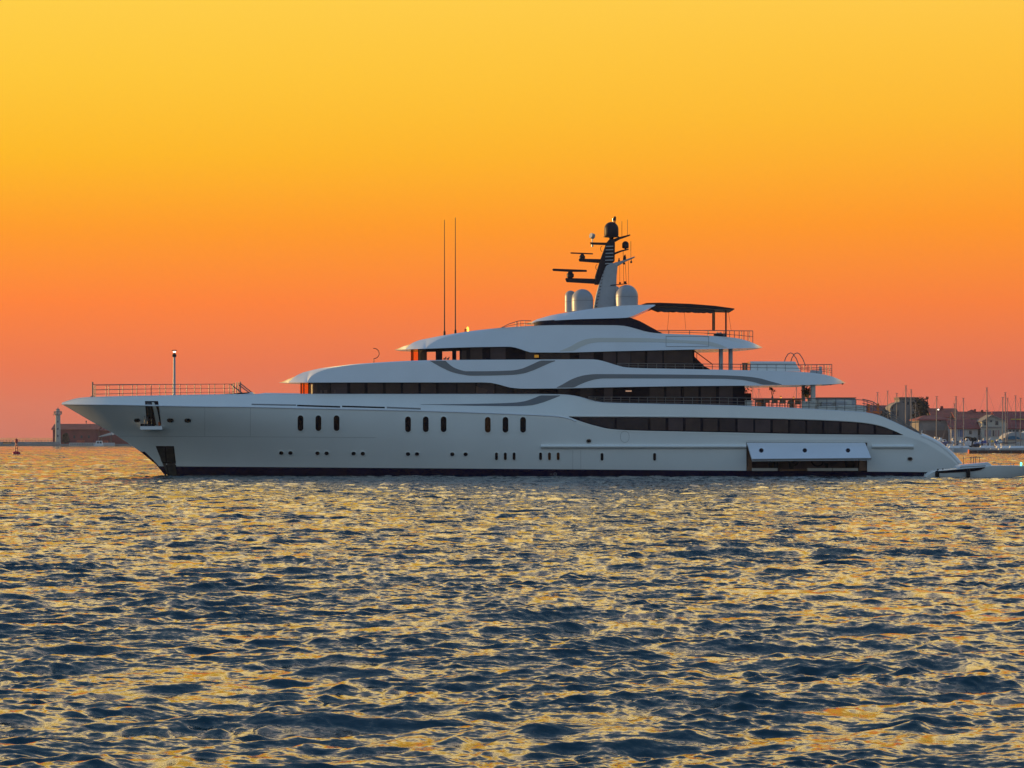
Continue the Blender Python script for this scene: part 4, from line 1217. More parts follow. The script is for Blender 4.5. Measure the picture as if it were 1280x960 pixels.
box_thing('orange_lounger', 1092, -3.4, [('seat', 'orange', -0.7, 0.7, -0.4, 0.4, 0.1, 0.3), ('backrest', 'orange', 0.3, 0.45, -0.4, 0.4, 0.3, 1.0), ('backrest', 'orange', -0.5, -0.38, -0.4, 0.4, 0.3, 0.95), ('leg', 'wood', -0.6, -0.5, -0.35, 0.35, -0.25, 0.1), ('leg', 'wood', 0.5, 0.6, -0.35, 0.35, -0.25, 0.1)],
          'orange canvas lounge seat at the head of the stern stairs', 'lounger')
# on the bridge deck: two teak stools and a grey lounger
def deck1(px): return W(px, S1.top(px), -4)[2]
for px, lab in ((929.4, 'teak stool left of its twin before the spa pool'), (932.8, 'teak stool touching the near side of the spa pool')):
    t = thing('teak_stool', (W(px, 460, -3)[0], -3, deck1(px)), lab, 'stool')
    b = t.location; mb = MB(); mb.box(b.x - 0.1, b.x + 0.1, -3.12, -2.88, b.z - 0.1, b.z + 0.55); mb.build('body', M['wood'], t)
    mb = MB(); mb.box(b.x - 0.13, b.x + 0.13, -3.15, -2.85, b.z + 0.55, b.z + 0.66); mb.build('seat', M['wood'], t)
t = thing('sun_lounger', (W(1019, 465, -2.4)[0], -2.4, deck1(1019)), 'grey sun lounger on the rounded aft end of the bridge deck', 'lounger')
b = t.location
mb = MB(); mb.box(b.x - 0.45, b.x + 0.6, -2.8, -2.0, b.z - 0.05, b.z + 0.25); mb.build('mattress', M['mast_grey'], t)
mb = MB(); mb.box(b.x + 0.35, b.x + 0.55, -2.8, -2.0, b.z + 0.25, b.z + 0.6); mb.build('backrest', M['mast_grey'], t)
t = thing('sun_lounger', (W(898, 419, -2.4)[0], -2.4, W(898, S2.top(898), -2.4)[2]), 'dark piled loungers between the awning posts on the sun deck', 'lounger')
b = t.location
mb = MB(); mb.box(b.x - 0.4, b.x + 0.7, -2.8, -2.0, b.z - 0.08, b.z + 0.22); mb.build('mattress', M['mast_dark'], t)
mb = MB(); mb.prism([(893, 417.8), (896, 415.6), (899, 416.2), (901, 415), (904, 419.4), (894, 419.4)], -2.4, 0.3); mb.build('cushion', M['mast_grey'], t)

# ---------------------------------------------------------------- tender alongside the stern
TY = -13.0
tender = thing('tender', W(1235, 597.6, TY), 'low white motor tender with a dark side window lying off the yacht stern', 'boat')
t_top = Curve([(1157.6, 597.2), (1160, 594), (1164, 591), (1170, 588.6), (1193, 586.2), (1211, 584.6), (1231, 583), (1240, 581.8), (1280, 582), (1320, 582.5), (1340, 583.5)])
t_bot = Curve([(1157.6, 601), (1230, 602), (1240, 600.6), (1260, 598), (1280, 595), (1310, 590), (1340, 584)])
def tb(q):
    u = min(max((q - 1157) / 16, 0), 1); w = min(max((1342 - q) / 120, 0), 1)
    return 1.45 * (0.55 + 0.45 * u ** 0.5) * max(0.02, w) ** 0.6
v, f = [], []
xs = np.linspace(1157.6, 1340, 70)
for q in xs:
    T, B, b = t_top(q), t_bot(q), tb(q)
    s = mpp(TY - b)
    x = (q - 640) * s
    z = lambda py: CAM_H - (py - Y_HOR) * s
    flare = float(np.interp(q, [1157, 1240, 1340], [0.94, 0.8, 0.3]))
    m_ = T + (B - T) * 0.55
    v += [(x, TY - b * flare * 0.8, z(B)), (x, TY - b * (flare + 0.5 * (1 - flare)), z(m_)), (x, TY - b, z(T + 0.5)), (x, TY - b + 0.12, z(T)), (x, TY + b - 0.12, z(T)), (x, TY + b, z(T + 0.5)),
          (x, TY + b * (flare + 0.5 * (1 - flare)), z(m_)), (x, TY + b * flare * 0.8, z(B))]
R = 8
for i in range(len(xs) - 1):
    for k in range(R):
        a, c = i * R + k, i * R + (k + 1) % R
        f.append((a, c, c + R, a + R))
f += [list(range(R)), [(len(xs) - 1) * R + k for k in range(R)]]
th = build('hull', v, f, M['white'], tender, smooth=True, sharp=30)
tsurf = lambda px, py: -TY + tb(px)
strip('side_window', C([(1171, 588.8), (1178, 588.6), (1193, 587.2), (1211, 585.6), (1231, 584)]), C([(1171, 590.8), (1178, 591.2), (1195, 590.4), (1212, 589.2), (1225, 587.6), (1231, 584.6)]), 1171, 1231.4, tsurf, 0.04, M['frame'], tender, step=3, rows=2)
cab = MB(); cab.prism([(1193.6, 585.4), (1195.6, 583), (1199.2, 580.6), (1216, 579), (1232.6, 577.6), (1235.4, 579.4), (1238, 582.4), (1230, 583.4), (1211, 585)], TY - 0.1, 1.12)
ct = cab.build('cabin_top', M['shell'], tender)
bv = ct.modifiers.new('edge', 'BEVEL'); bv.width = 0.09; bv.segments = 3; bv.limit_method = 'ANGLE'
strip('cabin_stripe', lambda q: 583.6 - (q - 1200) * 0.055, lambda q: 584.4 - (q - 1200) * 0.055, 1200, 1232, lambda a, b: -TY + 1.22, 0.015, M['stripe'], ct, rows=1, back=0.0)
for px, y0 in ((1171.4, 588.4), (1210.2, 585.6)):
    mb = MB(); c0 = W(px, 598.6, TY - tb(px) - 0.2); c1 = W(px, y0, TY - tb(px) - 0.2)
    mb.lathe(c0, [(0.08, 0), (0.17, 0.1), (0.18, c1[2] - c0[2] - 0.12), (0.08, c1[2] - c0[2])], 12)
    o = mb.build('fender', M['black'], None, smooth=True)
    tag(o, 'black cylinder fender hanging at the low stern of the tender' if px < 1200 else 'black cylinder fender hanging under the cabin of the tender', 'fender', 'fenders on the tender')
mb = MB()
for px in (1213.6, 1217, 1219.6, 1224.6):
    mb.tube([W(px, 579.6, TY + 0.6), W(px, 571.6, TY + 0.6)], 0.03, 5)
mb.tube([W(1212, 571.8, TY + 0.6), W(1225.6, 571.4, TY + 0.6)], 0.03, 5)
mb.build('arch_rail', M['rail'], tender)
mb = MB(); mb.tube([W(1204.4, 580.6, TY), W(1204.4, 570.8, TY)], 0.025, 5); mb.build('whip_antenna', M['rail'], tender)
mb = MB()
for px in (1247, 1252, 1262, 1268):
    mb.tube([W(px + (2.4 if px in (1247, 1262) else -1.6), 582, TY - 0.8), W(px, 578.6, TY - 0.8)], 0.03, 5)
mb.tube([W(1240, 579.6, TY - 0.8), W(1275, 579, TY - 0.8)], 0.022, 5); mb.build('bow_rail', M['steel'], tender)
mb = MB(); mb.lathe(W(1276.4, 582, TY - 0.8), [(0.05, 0), (0.05, 0.08), (0.09, 0.09), (0.08, 0.24), (0.03, 0.28)], 10); mb.build('navigation_light', M['lamp_g'], tender)
mb = MB(); mb.lathe(W(1172.4, 588.4, TY - 1.0), [(0.1, 0), (0.05, 0.08), (0.1, 0.16)], 8); mb.lathe(W(1178.6, 587.4, TY - 1.0), [(0.08, 0), (0.04, 0.06), (0.08, 0.12)], 8); mb.build('cleat', M['dark_steel'], tender)
t = thing('mooring_buoy', W(1155.2, 598.2, TY + 1), 'small red float at the waterline between yacht stern and tender', 'buoy')
b = t.location; mb = MB(); mb.lathe((b.x, b.y, b.z - 0.15), [(0.05, 0), (0.2, 0.08), (0.23, 0.2), (0.17, 0.32), (0.05, 0.36)], 12); mb.build('float', M['red'], t, smooth=True)
mb = MB(); mb.tube([(b.x, b.y, b.z + 0.18), (b.x + 0.05, b.y, b.z + 0.42)], 0.03, 6); mb.build('ring', M['cream'], t)
# ---------------------------------------------------------------- far shore: materials
M['stone'] = mat('breakwater_stone', (0.30, 0.28, 0.27), rough=0.9, var=0.25, vscale=0.3, bump=0.4, bscale=1.0)
M['light_wall'] = mat('lighthouse_render', (0.42, 0.40, 0.36), rough=0.8, var=0.12, vscale=0.4)
M['brick'] = mat('dark_red_brick', (0.22, 0.05, 0.05), rough=0.9, var=0.3, vscale=0.3)
M['roof'] = mat('terracotta_tiles', (0.34, 0.08, 0.05), rough=0.85, var=0.25, vscale=0.5, bump=0.3, bscale=2)
M['roof2'] = mat('old_red_tiles', (0.26, 0.055, 0.05), rough=0.85, var=0.25, vscale=0.5, bump=0.3, bscale=2)
M['grey_wall'] = mat('grey_render', (0.22, 0.20, 0.19), rough=0.9, var=0.2, vscale=0.3)
M['brown_wall'] = mat('brown_render', (0.18, 0.13, 0.11), rough=0.9, var=0.2, vscale=0.3)
M['white_wall'] = mat('white_render', (0.50, 0.48, 0.47), rough=0.85, var=0.1, vscale=0.4)
M['cream_wall'] = mat('cream_render', (0.48, 0.44, 0.38), rough=0.85, var=0.1, vscale=0.4)
M['pane_far'] = mat('house_glass', (0.03, 0.035, 0.05), rough=0.2)
M['door_pink'] = mat('faded_door', (0.38, 0.20, 0.19), rough=0.8)
M['door_blue'] = mat('blue_door', (0.16, 0.18, 0.30), rough=0.8)
M['pier'] = mat('rusty_pier', (0.17, 0.06, 0.035), rough=0.8, var=0.3, vscale=0.8)
M['quay'] = mat('quay_concrete', (0.20, 0.16, 0.15), rough=0.9, var=0.2, vscale=0.2)
M['teal'] = mat('teal_canvas', (0.02, 0.13, 0.22), rough=0.7)
M['tent'] = mat('tent_white', (0.36, 0.36, 0.36), rough=0.7)
M['blue'] = mat('blue_canvas', (0.03, 0.07, 0.30), rough=0.7)
M['yellow'] = mat('yellow_canvas', (0.60, 0.45, 0.05), rough=0.7)
M['boat_white'] = mat('boat_white', (0.72, 0.72, 0.74), rough=0.4)
M['alu'] = mat('mast_aluminium', (0.17, 0.15, 0.16), rough=0.6)
M['tree_leaf'] = mat('tree_leaves', (0.020, 0.022, 0.014), rough=0.9, var=0.4, vscale=0.4)
M['bark'] = mat('bark', (0.08, 0.055, 0.04), rough=0.9)
M['far_orange'] = mat('orange_steel_and_sun', (0.55, 0.10, 0.03), rough=0.6)  # containers' own orange, also the painted sunlit end of the pier
M['cloth_dark'] = mat('dark_clothes', (0.03, 0.03, 0.05), rough=0.9)
M['skin'] = mat('skin', (0.45, 0.25, 0.18), rough=0.6)
YL = 1150 - DIST        # left shore
YR = 690 - DIST         # right shore


def fb(px0, px1, py0, py1, y, dep, mb=None):
    return (mb or MB()).pbox(px0, px1, py0, py1, y, y + dep)


def base(px, py, y): return W(px, py, y)


# ---- left: breakwater, lighthouse, warehouse
t = thing('breakwater', (W(0, 557, YL)[0], YL, 0), 'long low pale stone breakwater along the horizon at the left, below the lighthouse', 'breakwater')
s = mpp(YL)
mb = MB(); a, b = W(-260, 557, YL)[0], W(330, 557, YL)[0]
mb.box(a, b, YL, YL + 14, -1.5, 0.75); mb.build('footing', M['stone'], t)
mb = MB(); mb.box(a, W(72, 557, YL)[0], YL + 3, YL + 5, 0.75, 1.7); mb.build('parapet', M['stone'], t)
mb = MB()
for px in range(-40, 66, 4): mb.tube([W(px, 553.6, YL + 6), W(px, 550, YL + 6)], 0.07, 4)
mb.tube([W(-40, 550.2, YL + 6), W(66, 550.2, YL + 6)], 0.05, 4); mb.build('handrail', M['cloth_dark'], t)
t = thing('shore_hut', (W(8, 556, YL + 1)[0], YL + 1, 0.75), 'small hut with a sunlit orange wall on the breakwater left of the red buoy', 'hut')
mb = MB(); fb(4, 12.6, 553, 555.4, YL + 0.6, 2.4, mb); mb.build('wall', mat('sunlit_render', (0.62, 0.36, 0.18), rough=0.8), t)  # low sunlight is put into the orange of this wall
mb = MB(); fb(3.6, 13, 552.4, 553.1, YL + 0.4, 2.8, mb); mb.build('roof', M['roof'], t)
y = YL + 8
t = thing('pier_ground', (W(140, 556, y)[0], y, 0), None, None); COL.objects.unlink(t); bpy.data.objects.remove(t)
mb = MB(); mb.box(W(60, 556, y)[0], W(500, 556, y)[0], y + 6, y + 130, -1.5, 0.8)
tag(mb.build('dockland_ground', M['quay']), kind='structure')
lh = thing('lighthouse', base(72.4, 555, y), 'pale round lighthouse tower with a gallery, left of the dark brick warehouse', 'lighthouse')
mb = MB(); c = W(72.4, 556, y)
mb.lathe(c, [(4.2 * s, 0), (3.5 * s, 4 * s), (3.3 * s, 20 * s), (3.1 * s, 37.6 * s)], 20); tw = mb.build('tower', M['light_wall'], lh, smooth=True)
mb = MB(); mb.lathe((c[0], c[1], c[2] + 37.6 * s), [(3.2 * s, 0), (5 * s, 0.7 * s), (5 * s, 1.4 * s)], 20); mb.build('gallery', M['light_wall'], lh)
mb = MB()
for k in range(12):
    a = k * math.pi / 6; mb.tube([(c[0] + 4.8 * s * math.cos(a), c[1] + 4.8 * s * math.sin(a), c[2] + 39 * s), (c[0] + 4.8 * s * math.cos(a), c[1] + 4.8 * s * math.sin(a), c[2] + 42 * s)], 0.1, 4)
mb.tube([(c[0] + 4.8 * s * math.cos(a), c[1] + 4.8 * s * math.sin(a), c[2] + 42 * s) for a in np.linspace(0, 6.283, 25)], 0.1, 4); mb.build('gallery_rail', M['grey_wall'], lh)
mb = MB(); mb.lathe((c[0], c[1], c[2] + 39 * s), [(2.5 * s, 0), (2.5 * s, 4.6 * s)], 12); mb.build('lantern', M['white_wall'], lh)
mb = MB(); mb.lathe((c[0], c[1], c[2] + 43.6 * s), [(2.9 * s, 0), (1.6 * s, 1.6 * s), (0.3 * s, 2.4 * s), (0.25 * s, 4 * s)], 12); mb.build('cupola', M['grey_wall'], lh, smooth=True)
mb = MB(); mb.tube([W(66.6, 519, y), W(69, 517, y)], 0.15, 4); mb.tube([W(67.6, 519, y), W(67.6, 514.5, y)], 0.12, 4); mb.build('side_antenna', M['brown_wall'], lh)
mb = MB()
for py in (545, 536, 527): mb.pbox(71.6, 73, py - 1.2, py + 1.2, c[1] - 3.45 * s, c[1] - 3.0 * s)
mb.build('window', M['pane_far'], lh)

yw = YL + 20


def gable_house(name, px0, px1, py_eave, py_ridge, py_base, y, dep, wall, roof, label, cat='house', over=0.6, hip=0.0, ridge_f=0.5, group=None):
    """ridge parallel to the picture; hip = metres the ridge is shortened at both ends"""
    t = thing(name, base((px0 + px1) / 2, py_base, y), label, cat, group)
    a, b = W(px0, py_base, y), W(px1, py_eave, y)
    mb = MB(); mb.box(a[0], b[0], y, y + dep, a[2], b[2]); mb.build('wall', M[wall], t)
    yr = y + dep * ridge_f
    zr = W(0, py_ridge, yr)[2]
    x0, x1, ze = a[0] - over, b[0] + over, b[2] + 0.02
    if hip == 0:
        mbg = MB()
        for xx in (a[0], b[0]): mbg.add([(xx - 0.1, y, ze), (xx - 0.1, yr, zr - 0.3), (xx - 0.1, y + dep, ze), (xx + 0.1, y, ze), (xx + 0.1, yr, zr - 0.3), (xx + 0.1, y + dep, ze)], [(0, 1, 2), (3, 4, 5), (0, 3, 4, 1), (1, 4, 5, 2), (0, 2, 5, 3)])
        mbg.build('gable', M[wall], t)
    v = [(x0, y - over, ze), (x1, y - over, ze), (x1, y + dep + over, ze), (x0, y + dep + over, ze), (x0 + hip, yr, zr), (x1 - hip, yr, zr)]
    v += [(p[0], p[1], p[2] - 0.25) for p in v]
    f = [(0, 1, 5, 4), (2, 3, 4, 5), (6, 10, 11, 7), (8, 11, 10, 9), (0, 6, 7, 1), (2, 8, 9, 3)] + ([(1, 2, 5), (3, 0, 4), (7, 11, 8), (9, 10, 6), (1, 7, 8, 2), (3, 9, 6, 0)] if hip else
         [(1, 7, 11, 5), (5, 11, 8, 2), (3, 9, 10, 4), (4, 10, 6, 0)])
    build('roof', v, f, M[roof], t)
    return t


def win(t, px, py, w, h, y, frame='white_wall', pane='pane_far'):
    mb = MB(); mb.pbox(px - w / 2 - 0.25, px + w / 2 + 0.25, py - h / 2 - 0.25, py + h / 2 + 0.25, y - 0.06, y + 0.05); o = mb.build('window', M[frame], t)
    mb = MB(); mb.pbox(px - w / 2, px + w / 2, py - h / 2, py + h / 2, y - 0.12, y - 0.02); mb.build('pane', M[pane], o)
    return o


t = gable_house('warehouse', 66, 122, 536.6, 529.8, 556, yw, 16, 'brick', 'roof', 'long dark red brick warehouse behind the lighthouse', 'warehouse', ridge_f=0.5)
for px in (84, 93, 102, 111): win(t, px, 546, 2.4, 3.4, yw, 'brick')
mb = MB(); mb.tube([W(107.8, 530, yw + 8), W(107.8, 525.6, yw + 8)], 0.16, 5); mb.tube([W(107, 527, yw + 8), W(108.6, 527, yw + 8)], 0.25, 5); mb.build('roof_vent', M['brown_wall'], t)
gable_house('warehouse', 122.4, 170, 538, 529.6, 556, yw + 3, 20, 'brick', 'roof2', 'darker brick warehouse half hidden behind the bow of the yacht', 'warehouse', hip=6)
t = thing('open_shed', base(133, 555, YL + 11), 'pale sloping shed roof on posts in front of the darker warehouse', 'shed')
yy = YL + 11
mb = MB(); mb.prism([(124.6, 545.4), (140.6, 540.4), (141.6, 543.6), (125.4, 546.2)], yy + 4, 3.5); mb.build('roof', M['white_wall'], t)
mb = MB()
for px in (127, 139): mb.tube([W(px, 555.6, yy + 1.5), W(px, 544, yy + 1.5)], 0.2, 5); mb.tube([W(px, 555.6, yy + 6), W(px, 544, yy + 6)], 0.2, 5)
mb.build('post', M['brown_wall'], t)
for px, w, h, m, lab in ((100, 8, 5, 'far_orange', 'orange container nearest the lighthouse on the dock'), (111.5, 10, 6, 'brick', 'rust red container in the middle of the dock row'),
                         (131.5, 4.5, 4.6, 'far_orange', 'bright orange tank under the sloping shed roof')):
    t = thing('cargo_container', base(px, 555.4, YL + 9), lab, 'container')
    mb = MB(); mb.pbox(px - w / 2, px + w / 2, 555.4 - h, 555.4, YL + 9, YL + 12); mb.build('body', M[m], t)
    mb = MB()
    for k in range(5): q = px - w / 2 + w * (k + 0.5) / 5; mb.pbox(q - 0.15, q + 0.15, 555.8 - h, 555, YL + 8.9, YL + 9.05)
    mb.build('rib', M['brick'], t)
t = thing('dock_wall', base(115, 556.8, YL - 2), 'long white slatted barrier on the water edge below the containers', 'barrier')
mb = MB(); mb.pbox(86.4, 143, 553.4, 557.4, YL - 2.4, YL - 0.6); mb.build('panel', M['white_wall'], t)
mb = MB()
for k in range(14): mb.pbox(88 + k * 2.1, 88.8 + k * 2.1, 554, 556.4, YL - 2.5, YL - 2.35)
mb.build('slot', M['grey_wall'], t)
t = thing('cabin_boat', base(123, 558, YL - 8), 'small white motor boat with a cabin before the far white barrier', 'boat')
mb = MB(); yy = YL - 8
mb.prism([(117.4, 556), (129.6, 555.4), (128.4, 559), (118.4, 559)], yy, 1.2); mb.build('hull', M['boat_white'], t)
mb = MB(); mb.prism([(119.4, 556), (120.6, 551), (127.4, 551), (128.4, 556)], yy, 1.0); cb = mb.build('cabin', M['boat_white'], t)
for a in (121.2, 124.6):
    mb = MB(); mb.pbox(a, a + 2.4, 552, 554.2, yy - 1.06, yy - 0.95); mb.build('window', M['pane_far'], cb)
mb = MB(); mb.tube([W(123.6, 551, yy), W(123.6, 547, yy)], 0.1, 5); mb.tube([W(122, 548.6, yy), W(125.4, 548.6, yy)], 0.08, 5); mb.build('mast', M['brown_wall'], t)


def leaf_crown(clumps, n, size, r):
    mb = MB()
    for cx, cy, cz, rx, ry, rz in clumps:
        for _ in range(n):
            d = Vector((r.gauss(0, 1), r.gauss(0, 1), r.gauss(0, 1))).normalized() * (r.random() ** 0.4)
            c = Vector((cx + d.x * rx, cy + d.y * ry, cz + d.z * rz))
            a = Vector((r.uniform(-1, 1), r.uniform(-1, 1), r.uniform(-1, 1))).normalized() * size * r.uniform(0.6, 1.3)
            b = a.cross(Vector((r.uniform(-1, 1), r.uniform(-1, 1), r.uniform(-1, 1)))).normalized() * size * 0.6
            mb.add([c - a, c + b, c + a, c - b], [(0, 1, 2, 3)])
    return mb


def tree(px, py_top, py_base, w_px, y, label, seed, conifer=False, cat='tree'):
    r = random.Random(seed); s = mpp(y)
    b = Vector(W(px, py_base, y)); h = (py_base - py_top) * s; w = w_px * s
    t = thing('pine_tree' if conifer else 'broadleaf_tree', b, label, cat)
    mb = MB(); mb.tube([b, b + Vector((0.02 * h, 0, h * 0.5)), b + Vector((0, 0, h * (0.95 if conifer else 0.8)))], 0.035 * h, 8, r2=0.008 * h)
    cl = []
    if conifer:
        k = 9
        for i in range(k):
            z = h * (0.12 + 0.84 * i / (k - 1)); rr = w * 0.5 * (1.05 - i / k) ** 0.8 + 0.1
            for j in range(5):
                a = r.uniform(0, 6.28); e = b + Vector((rr * 0.7 * math.cos(a), rr * 0.7 * math.sin(a), z + r.uniform(-0.2, 0.2)))
                mb.tube([b + Vector((0, 0, z - 0.2)), e], 0.05, 4)
                cl.append((e.x, e.y, e.z, rr * 0.4, rr * 0.4, h * 0.025))
        lm = leaf_crown(cl, 26, 0.16, r)
    else:
        for i in range(30):
            a = r.uniform(0, 6.28); q = r.random() ** 0.5; z = h * r.uniform(0.28, 0.88)
            rr = w * 0.42 * q * math.sqrt(max(0.05, 1 - ((z / h - 0.5) / 0.55) ** 2))
            e = b + Vector((rr * math.cos(a), rr * math.sin(a), z))
            mb.tube([b + Vector((0, 0, z * 0.55)), e], 0.08, 5, r2=0.03)
            cs = r.uniform(0.13, 0.22)
            cl.append((e.x, e.y, e.z, w * cs, w * cs, h * cs * 0.75))
        lm = leaf_crown(cl, 150, 0.30, r)
    mb.build('trunk', M['bark'], t); lm.build('crown', M['tree_leaf'], t)
    return t


tree(82, 541, 556, 9, YL + 12, 'dark round tree at the foot of the lighthouse', 5)

# ---- red channel buoy
yb = 578 - DIST; s = mpp(yb)
t = thing('channel_buoy', W(20.4, 568, yb), 'red channel buoy with a lattice top on the water at far left', 'buoy')
c = W(20.4, 568.6, yb); mb = MB(); mb.lathe(c, [(3.8 * s, -1 * s), (5.2 * s, 0.6 * s), (5.2 * s, 2.6 * s), (4.2 * s, 3.8 * s), (2 * s, 4.6 * s)], 16); mb.build('float', M['red'], t, smooth=True)
mb = MB()
for k in range(4):
    a = math.pi / 4 + k * math.pi / 2
    mb.tube([(c[0] + 2.4 * s * math.cos(a), c[1] + 2.4 * s * math.sin(a), c[2] + 4 * s), (c[0] + 0.9 * s * math.cos(a), c[1] + 0.9 * s * math.sin(a), c[2] + 15 * s)], 0.07, 5)
for z, r_ in ((8, 1.8), (11.5, 1.35)): mb.lathe((c[0], c[1], c[2] + z * s), [(r_ * s, 0), (r_ * s, 0.7 * s)], 8)
mb.build('tower', M['red'], t)
mb = MB(); mb.lathe((c[0], c[1], c[2] + 15 * s), [(1.0 * s, 0), (2.0 * s, 0.3 * s), (2.0 * s, 4.2 * s), (1.2 * s, 4.6 * s), (0.5 * s, 5.6 * s)], 12); mb.build('topmark', M['red'], t)

# ---- right shore: quay, pier, houses
mb = MB(); mb.box(W(1030, 560, YR - 10)[0], W(1560, 560, YR - 10)[0], YR - 14, YR + 420, -1.5, 0.75)
tag(mb.build('quay', M['quay']), kind='structure')
t = thing('floating_pier', W(1270, 567, 607 - DIST), 'rusty brown floating pier with a sunlit orange end at the right edge', 'pier')
yp = 607 - DIST
mb = MB(); a = W(1213.4, 567.4, yp); mb.box(a[0], W(1420, 567, yp)[0], yp, yp + 1.8, -0.3, W(0, 563.6, yp)[2]); mb.build('pontoon', M['pier'], t)
mb = MB(); mb.box(a[0] - 0.1, W(1420, 567, yp)[0], yp - 0.2, yp + 2.0, W(0, 563.5, yp)[2], W(0, 562.2, yp)[2]); mb.build('deck', M['quay'], t)
mb = MB(); mb.box(a[0] - 0.35, a[0] - 0.12, yp, yp + 1.8, -0.3, W(0, 562, yp)[2]); mb.build('sunlit_end', M['far_orange'], t)  # thin orange slab; low sun on the pier end put into its colour
mb = MB()
for k in range(12): mb.tube([W(1222 + k * 14, 568, yp - 0.3), W(1222 + k * 14, 563.6, yp - 0.3)], 0.16, 6)
mb.build('pile', M['brown_wall'], t)

YH1 = YR + 60
b1 = gable_house('grey_house', 1149, 1188, 524.4, 519.2, 561, YH1, 14, 'grey_wall', 'roof2', 'long grey rendered house with a low red roof beside the round tree', hip=3)
mb = MB(); mb.pbox(1150, 1188.2, 538, 561, YH1 - 0.3, YH1 - 0.02); mb.build('lower_wall', M['brown_wall'], b1)
for px in (1175, 1185.6): win(b1, px, 523.4 + 2.4, 2.2, 2.2, YH1, 'grey_wall')
b2 = gable_house('upper_house', 1167, 1198.4, 521.4, 510.4, 561, YH1 + 22, 16, 'grey_wall', 'roof', 'tallest red tiled house behind the grey house, with a street lamp at its eave', hip=0)
mb = MB(); mb.pbox(1176.8, 1179, 507.6, 513, YH1 + 28, YH1 + 30); mb.build('chimney', M['brick'], b2)
b3 = gable_house('tiled_house', 1197, 1246, 524.6, 514.4, 561, YH1 + 16, 15, 'brick', 'roof', 'broad red roofed house rising behind the cream gable', hip=0)
mb = MB(); mb.pbox(1218.6, 1220, 511.4, 516, YH1 + 22, YH1 + 24); mb.pbox(1227.6, 1229.2, 512.4, 516, YH1 + 22, YH1 + 24); mb.build('chimney', M['brick'], b3)
v = [W(1205, 516, YH1 + 22), W(1214.6, 511.8, YH1 + 24), W(1224, 516, YH1 + 22), W(1214.6, 516, YH1 + 29)]
build('roof_hip', v, [(0, 1, 2), (1, 3, 2), (0, 3, 1), (0, 2, 3)], M['roof'], b3)
mb = MB(); mb.pbox(1214.5, 1222, 522.8, 525.2, YH1 + 13.5, YH1 + 16.2); mb.build('dormer', M['brown_wall'], b3)
b4 = gable_house('white_house', 1189.4, 1222.6, 535.2, 524.4, 561, YH1 - 6, 12, 'white_wall', 'roof2', 'low white walled house with a big red roof left of the cream gable')
for px, py, w, h, p in ((1191.4, 542, 2, 8, 'door_blue'), (1202, 541.6, 4.4, 9, 'door_blue'), (1213, 540.4, 3.2, 4.6, 'pane_far'), (1198, 541.6, 1, 8.4, 'door_blue')): win(b4, px, py, w, h, YH1 - 6, 'white_wall', p)
# cream gable house facing the water
yg = YH1 - 9
b5 = thing('gable_house', base(1238, 561, yg), 'cream house with a pointed gable facing the quay, in the middle of the row', 'house')
mb = MB(); mb.prism([(1223.6, 561), (1223.6, 526), (1236, 519.4), (1251.4, 526.4), (1254, 529), (1254, 561)], yg + 5, 5); mb.build('wall', M['cream_wall'], b5)
mb = MB(); mb.prism([(1222.4, 526.8), (1236, 518.6), (1252.6, 526), (1252.4, 527), (1236, 519.8), (1222.8, 527.6)], yg + 4.8, 5.4); mb.build('roof', M['grey_wall'], b5)
mb = MB(); mb.pbox(1226, 1251.4, 533.4, 534.6, yg - 0.4, yg + 0.1); mb.pbox(1228.6, 1242, 524.6, 525.4, yg - 0.3, yg + 0.1); mb.build('cornice', M['grey_wall'], b5)
for px, py, w, h, p in ((1231.4, 529.4, 2.4, 4.8, 'pane_far'), (1238.8, 526.6, 2.4, 2, 'pane_far'), (1246, 528.6, 3.6, 5.4, 'pane_far'), (1231.8, 541.6, 1.8, 8, 'door_pink'), (1234.8, 541.6, 1.2, 7.6, 'door_blue'),
                        (1237.6, 541.6, 1.4, 7.6, 'door_blue'), (1241.8, 541.6, 2, 7.6, 'pane_far'), (1245, 541.6, 1.4, 8, 'door_pink'), (1248.4, 541.6, 1.8, 8, 'door_pink')): win(b5, px, py, w, h, yg, 'cream_wall', p)
mb = MB(); mb.pbox(1223, 1225.6, 544, 552, yg - 0.5, yg - 0.02); mb.build('doorway', M['pane_far'], b5)
b6 = gable_house('red_hall', 1251.6, 1330, 535.4, 514.2, 561, YH1 + 2, 22, 'white_wall', 'roof2', 'large dark red roofed hall at the right edge with a white ground floor')
for k in range(9): win(b6, 1258 + k * 4.6, 538.4, 2.2 if k % 3 else 3.4, 2.4, YH1 + 2, 'white_wall')
mb = MB(); zq = W(0, 524, YH1 + 7)[2]; mb.pbox(1264, 1330, 523.4, 524.6, YH1 + 6.2, YH1 + 6.6); mb.build('yellow_fascia', M['yellow'], b6)
# round-roofed hall and its square tower
yc = YH1 + 40
b7 = thing('vaulted_hall', base(1122, 561, yc), 'grey hall with a rounded barrel roof behind the stern rail', 'hall')
mb = MB(); mb.prism([(1110, 561), (1110, 511)] + [(1110 + 9 + 18 * math.cos(a) * 0.55 + 4, 512 - 9 * math.sin(a)) for a in np.linspace(math.pi, 0.0, 12)] + [(1124, 561)], yc + 5, 5); mb.build('wall', M['grey_wall'], b7)
mb = MB(); arc = [(1123 + 14 * math.cos(a), 513 - 10.5 * math.sin(a)) for a in np.linspace(math.pi, math.pi / 2, 10)]; arc2 = [(1123 + 12.6 * math.cos(a), 513 - 9.2 * math.sin(a)) for a in np.linspace(math.pi / 2, math.pi, 10)]
mb.prism(arc + arc2, yc + 5, 5.6); mb.build('roof', M['grey_wall'], b7)
mb = MB(); mb.pbox(1115, 1118.6, 514, 520, yc - 0.2, yc - 0.02); mb.pbox(1120, 1123, 513, 520, yc - 0.2, yc - 0.02); mb.build('window', M['pane_far'], b7)
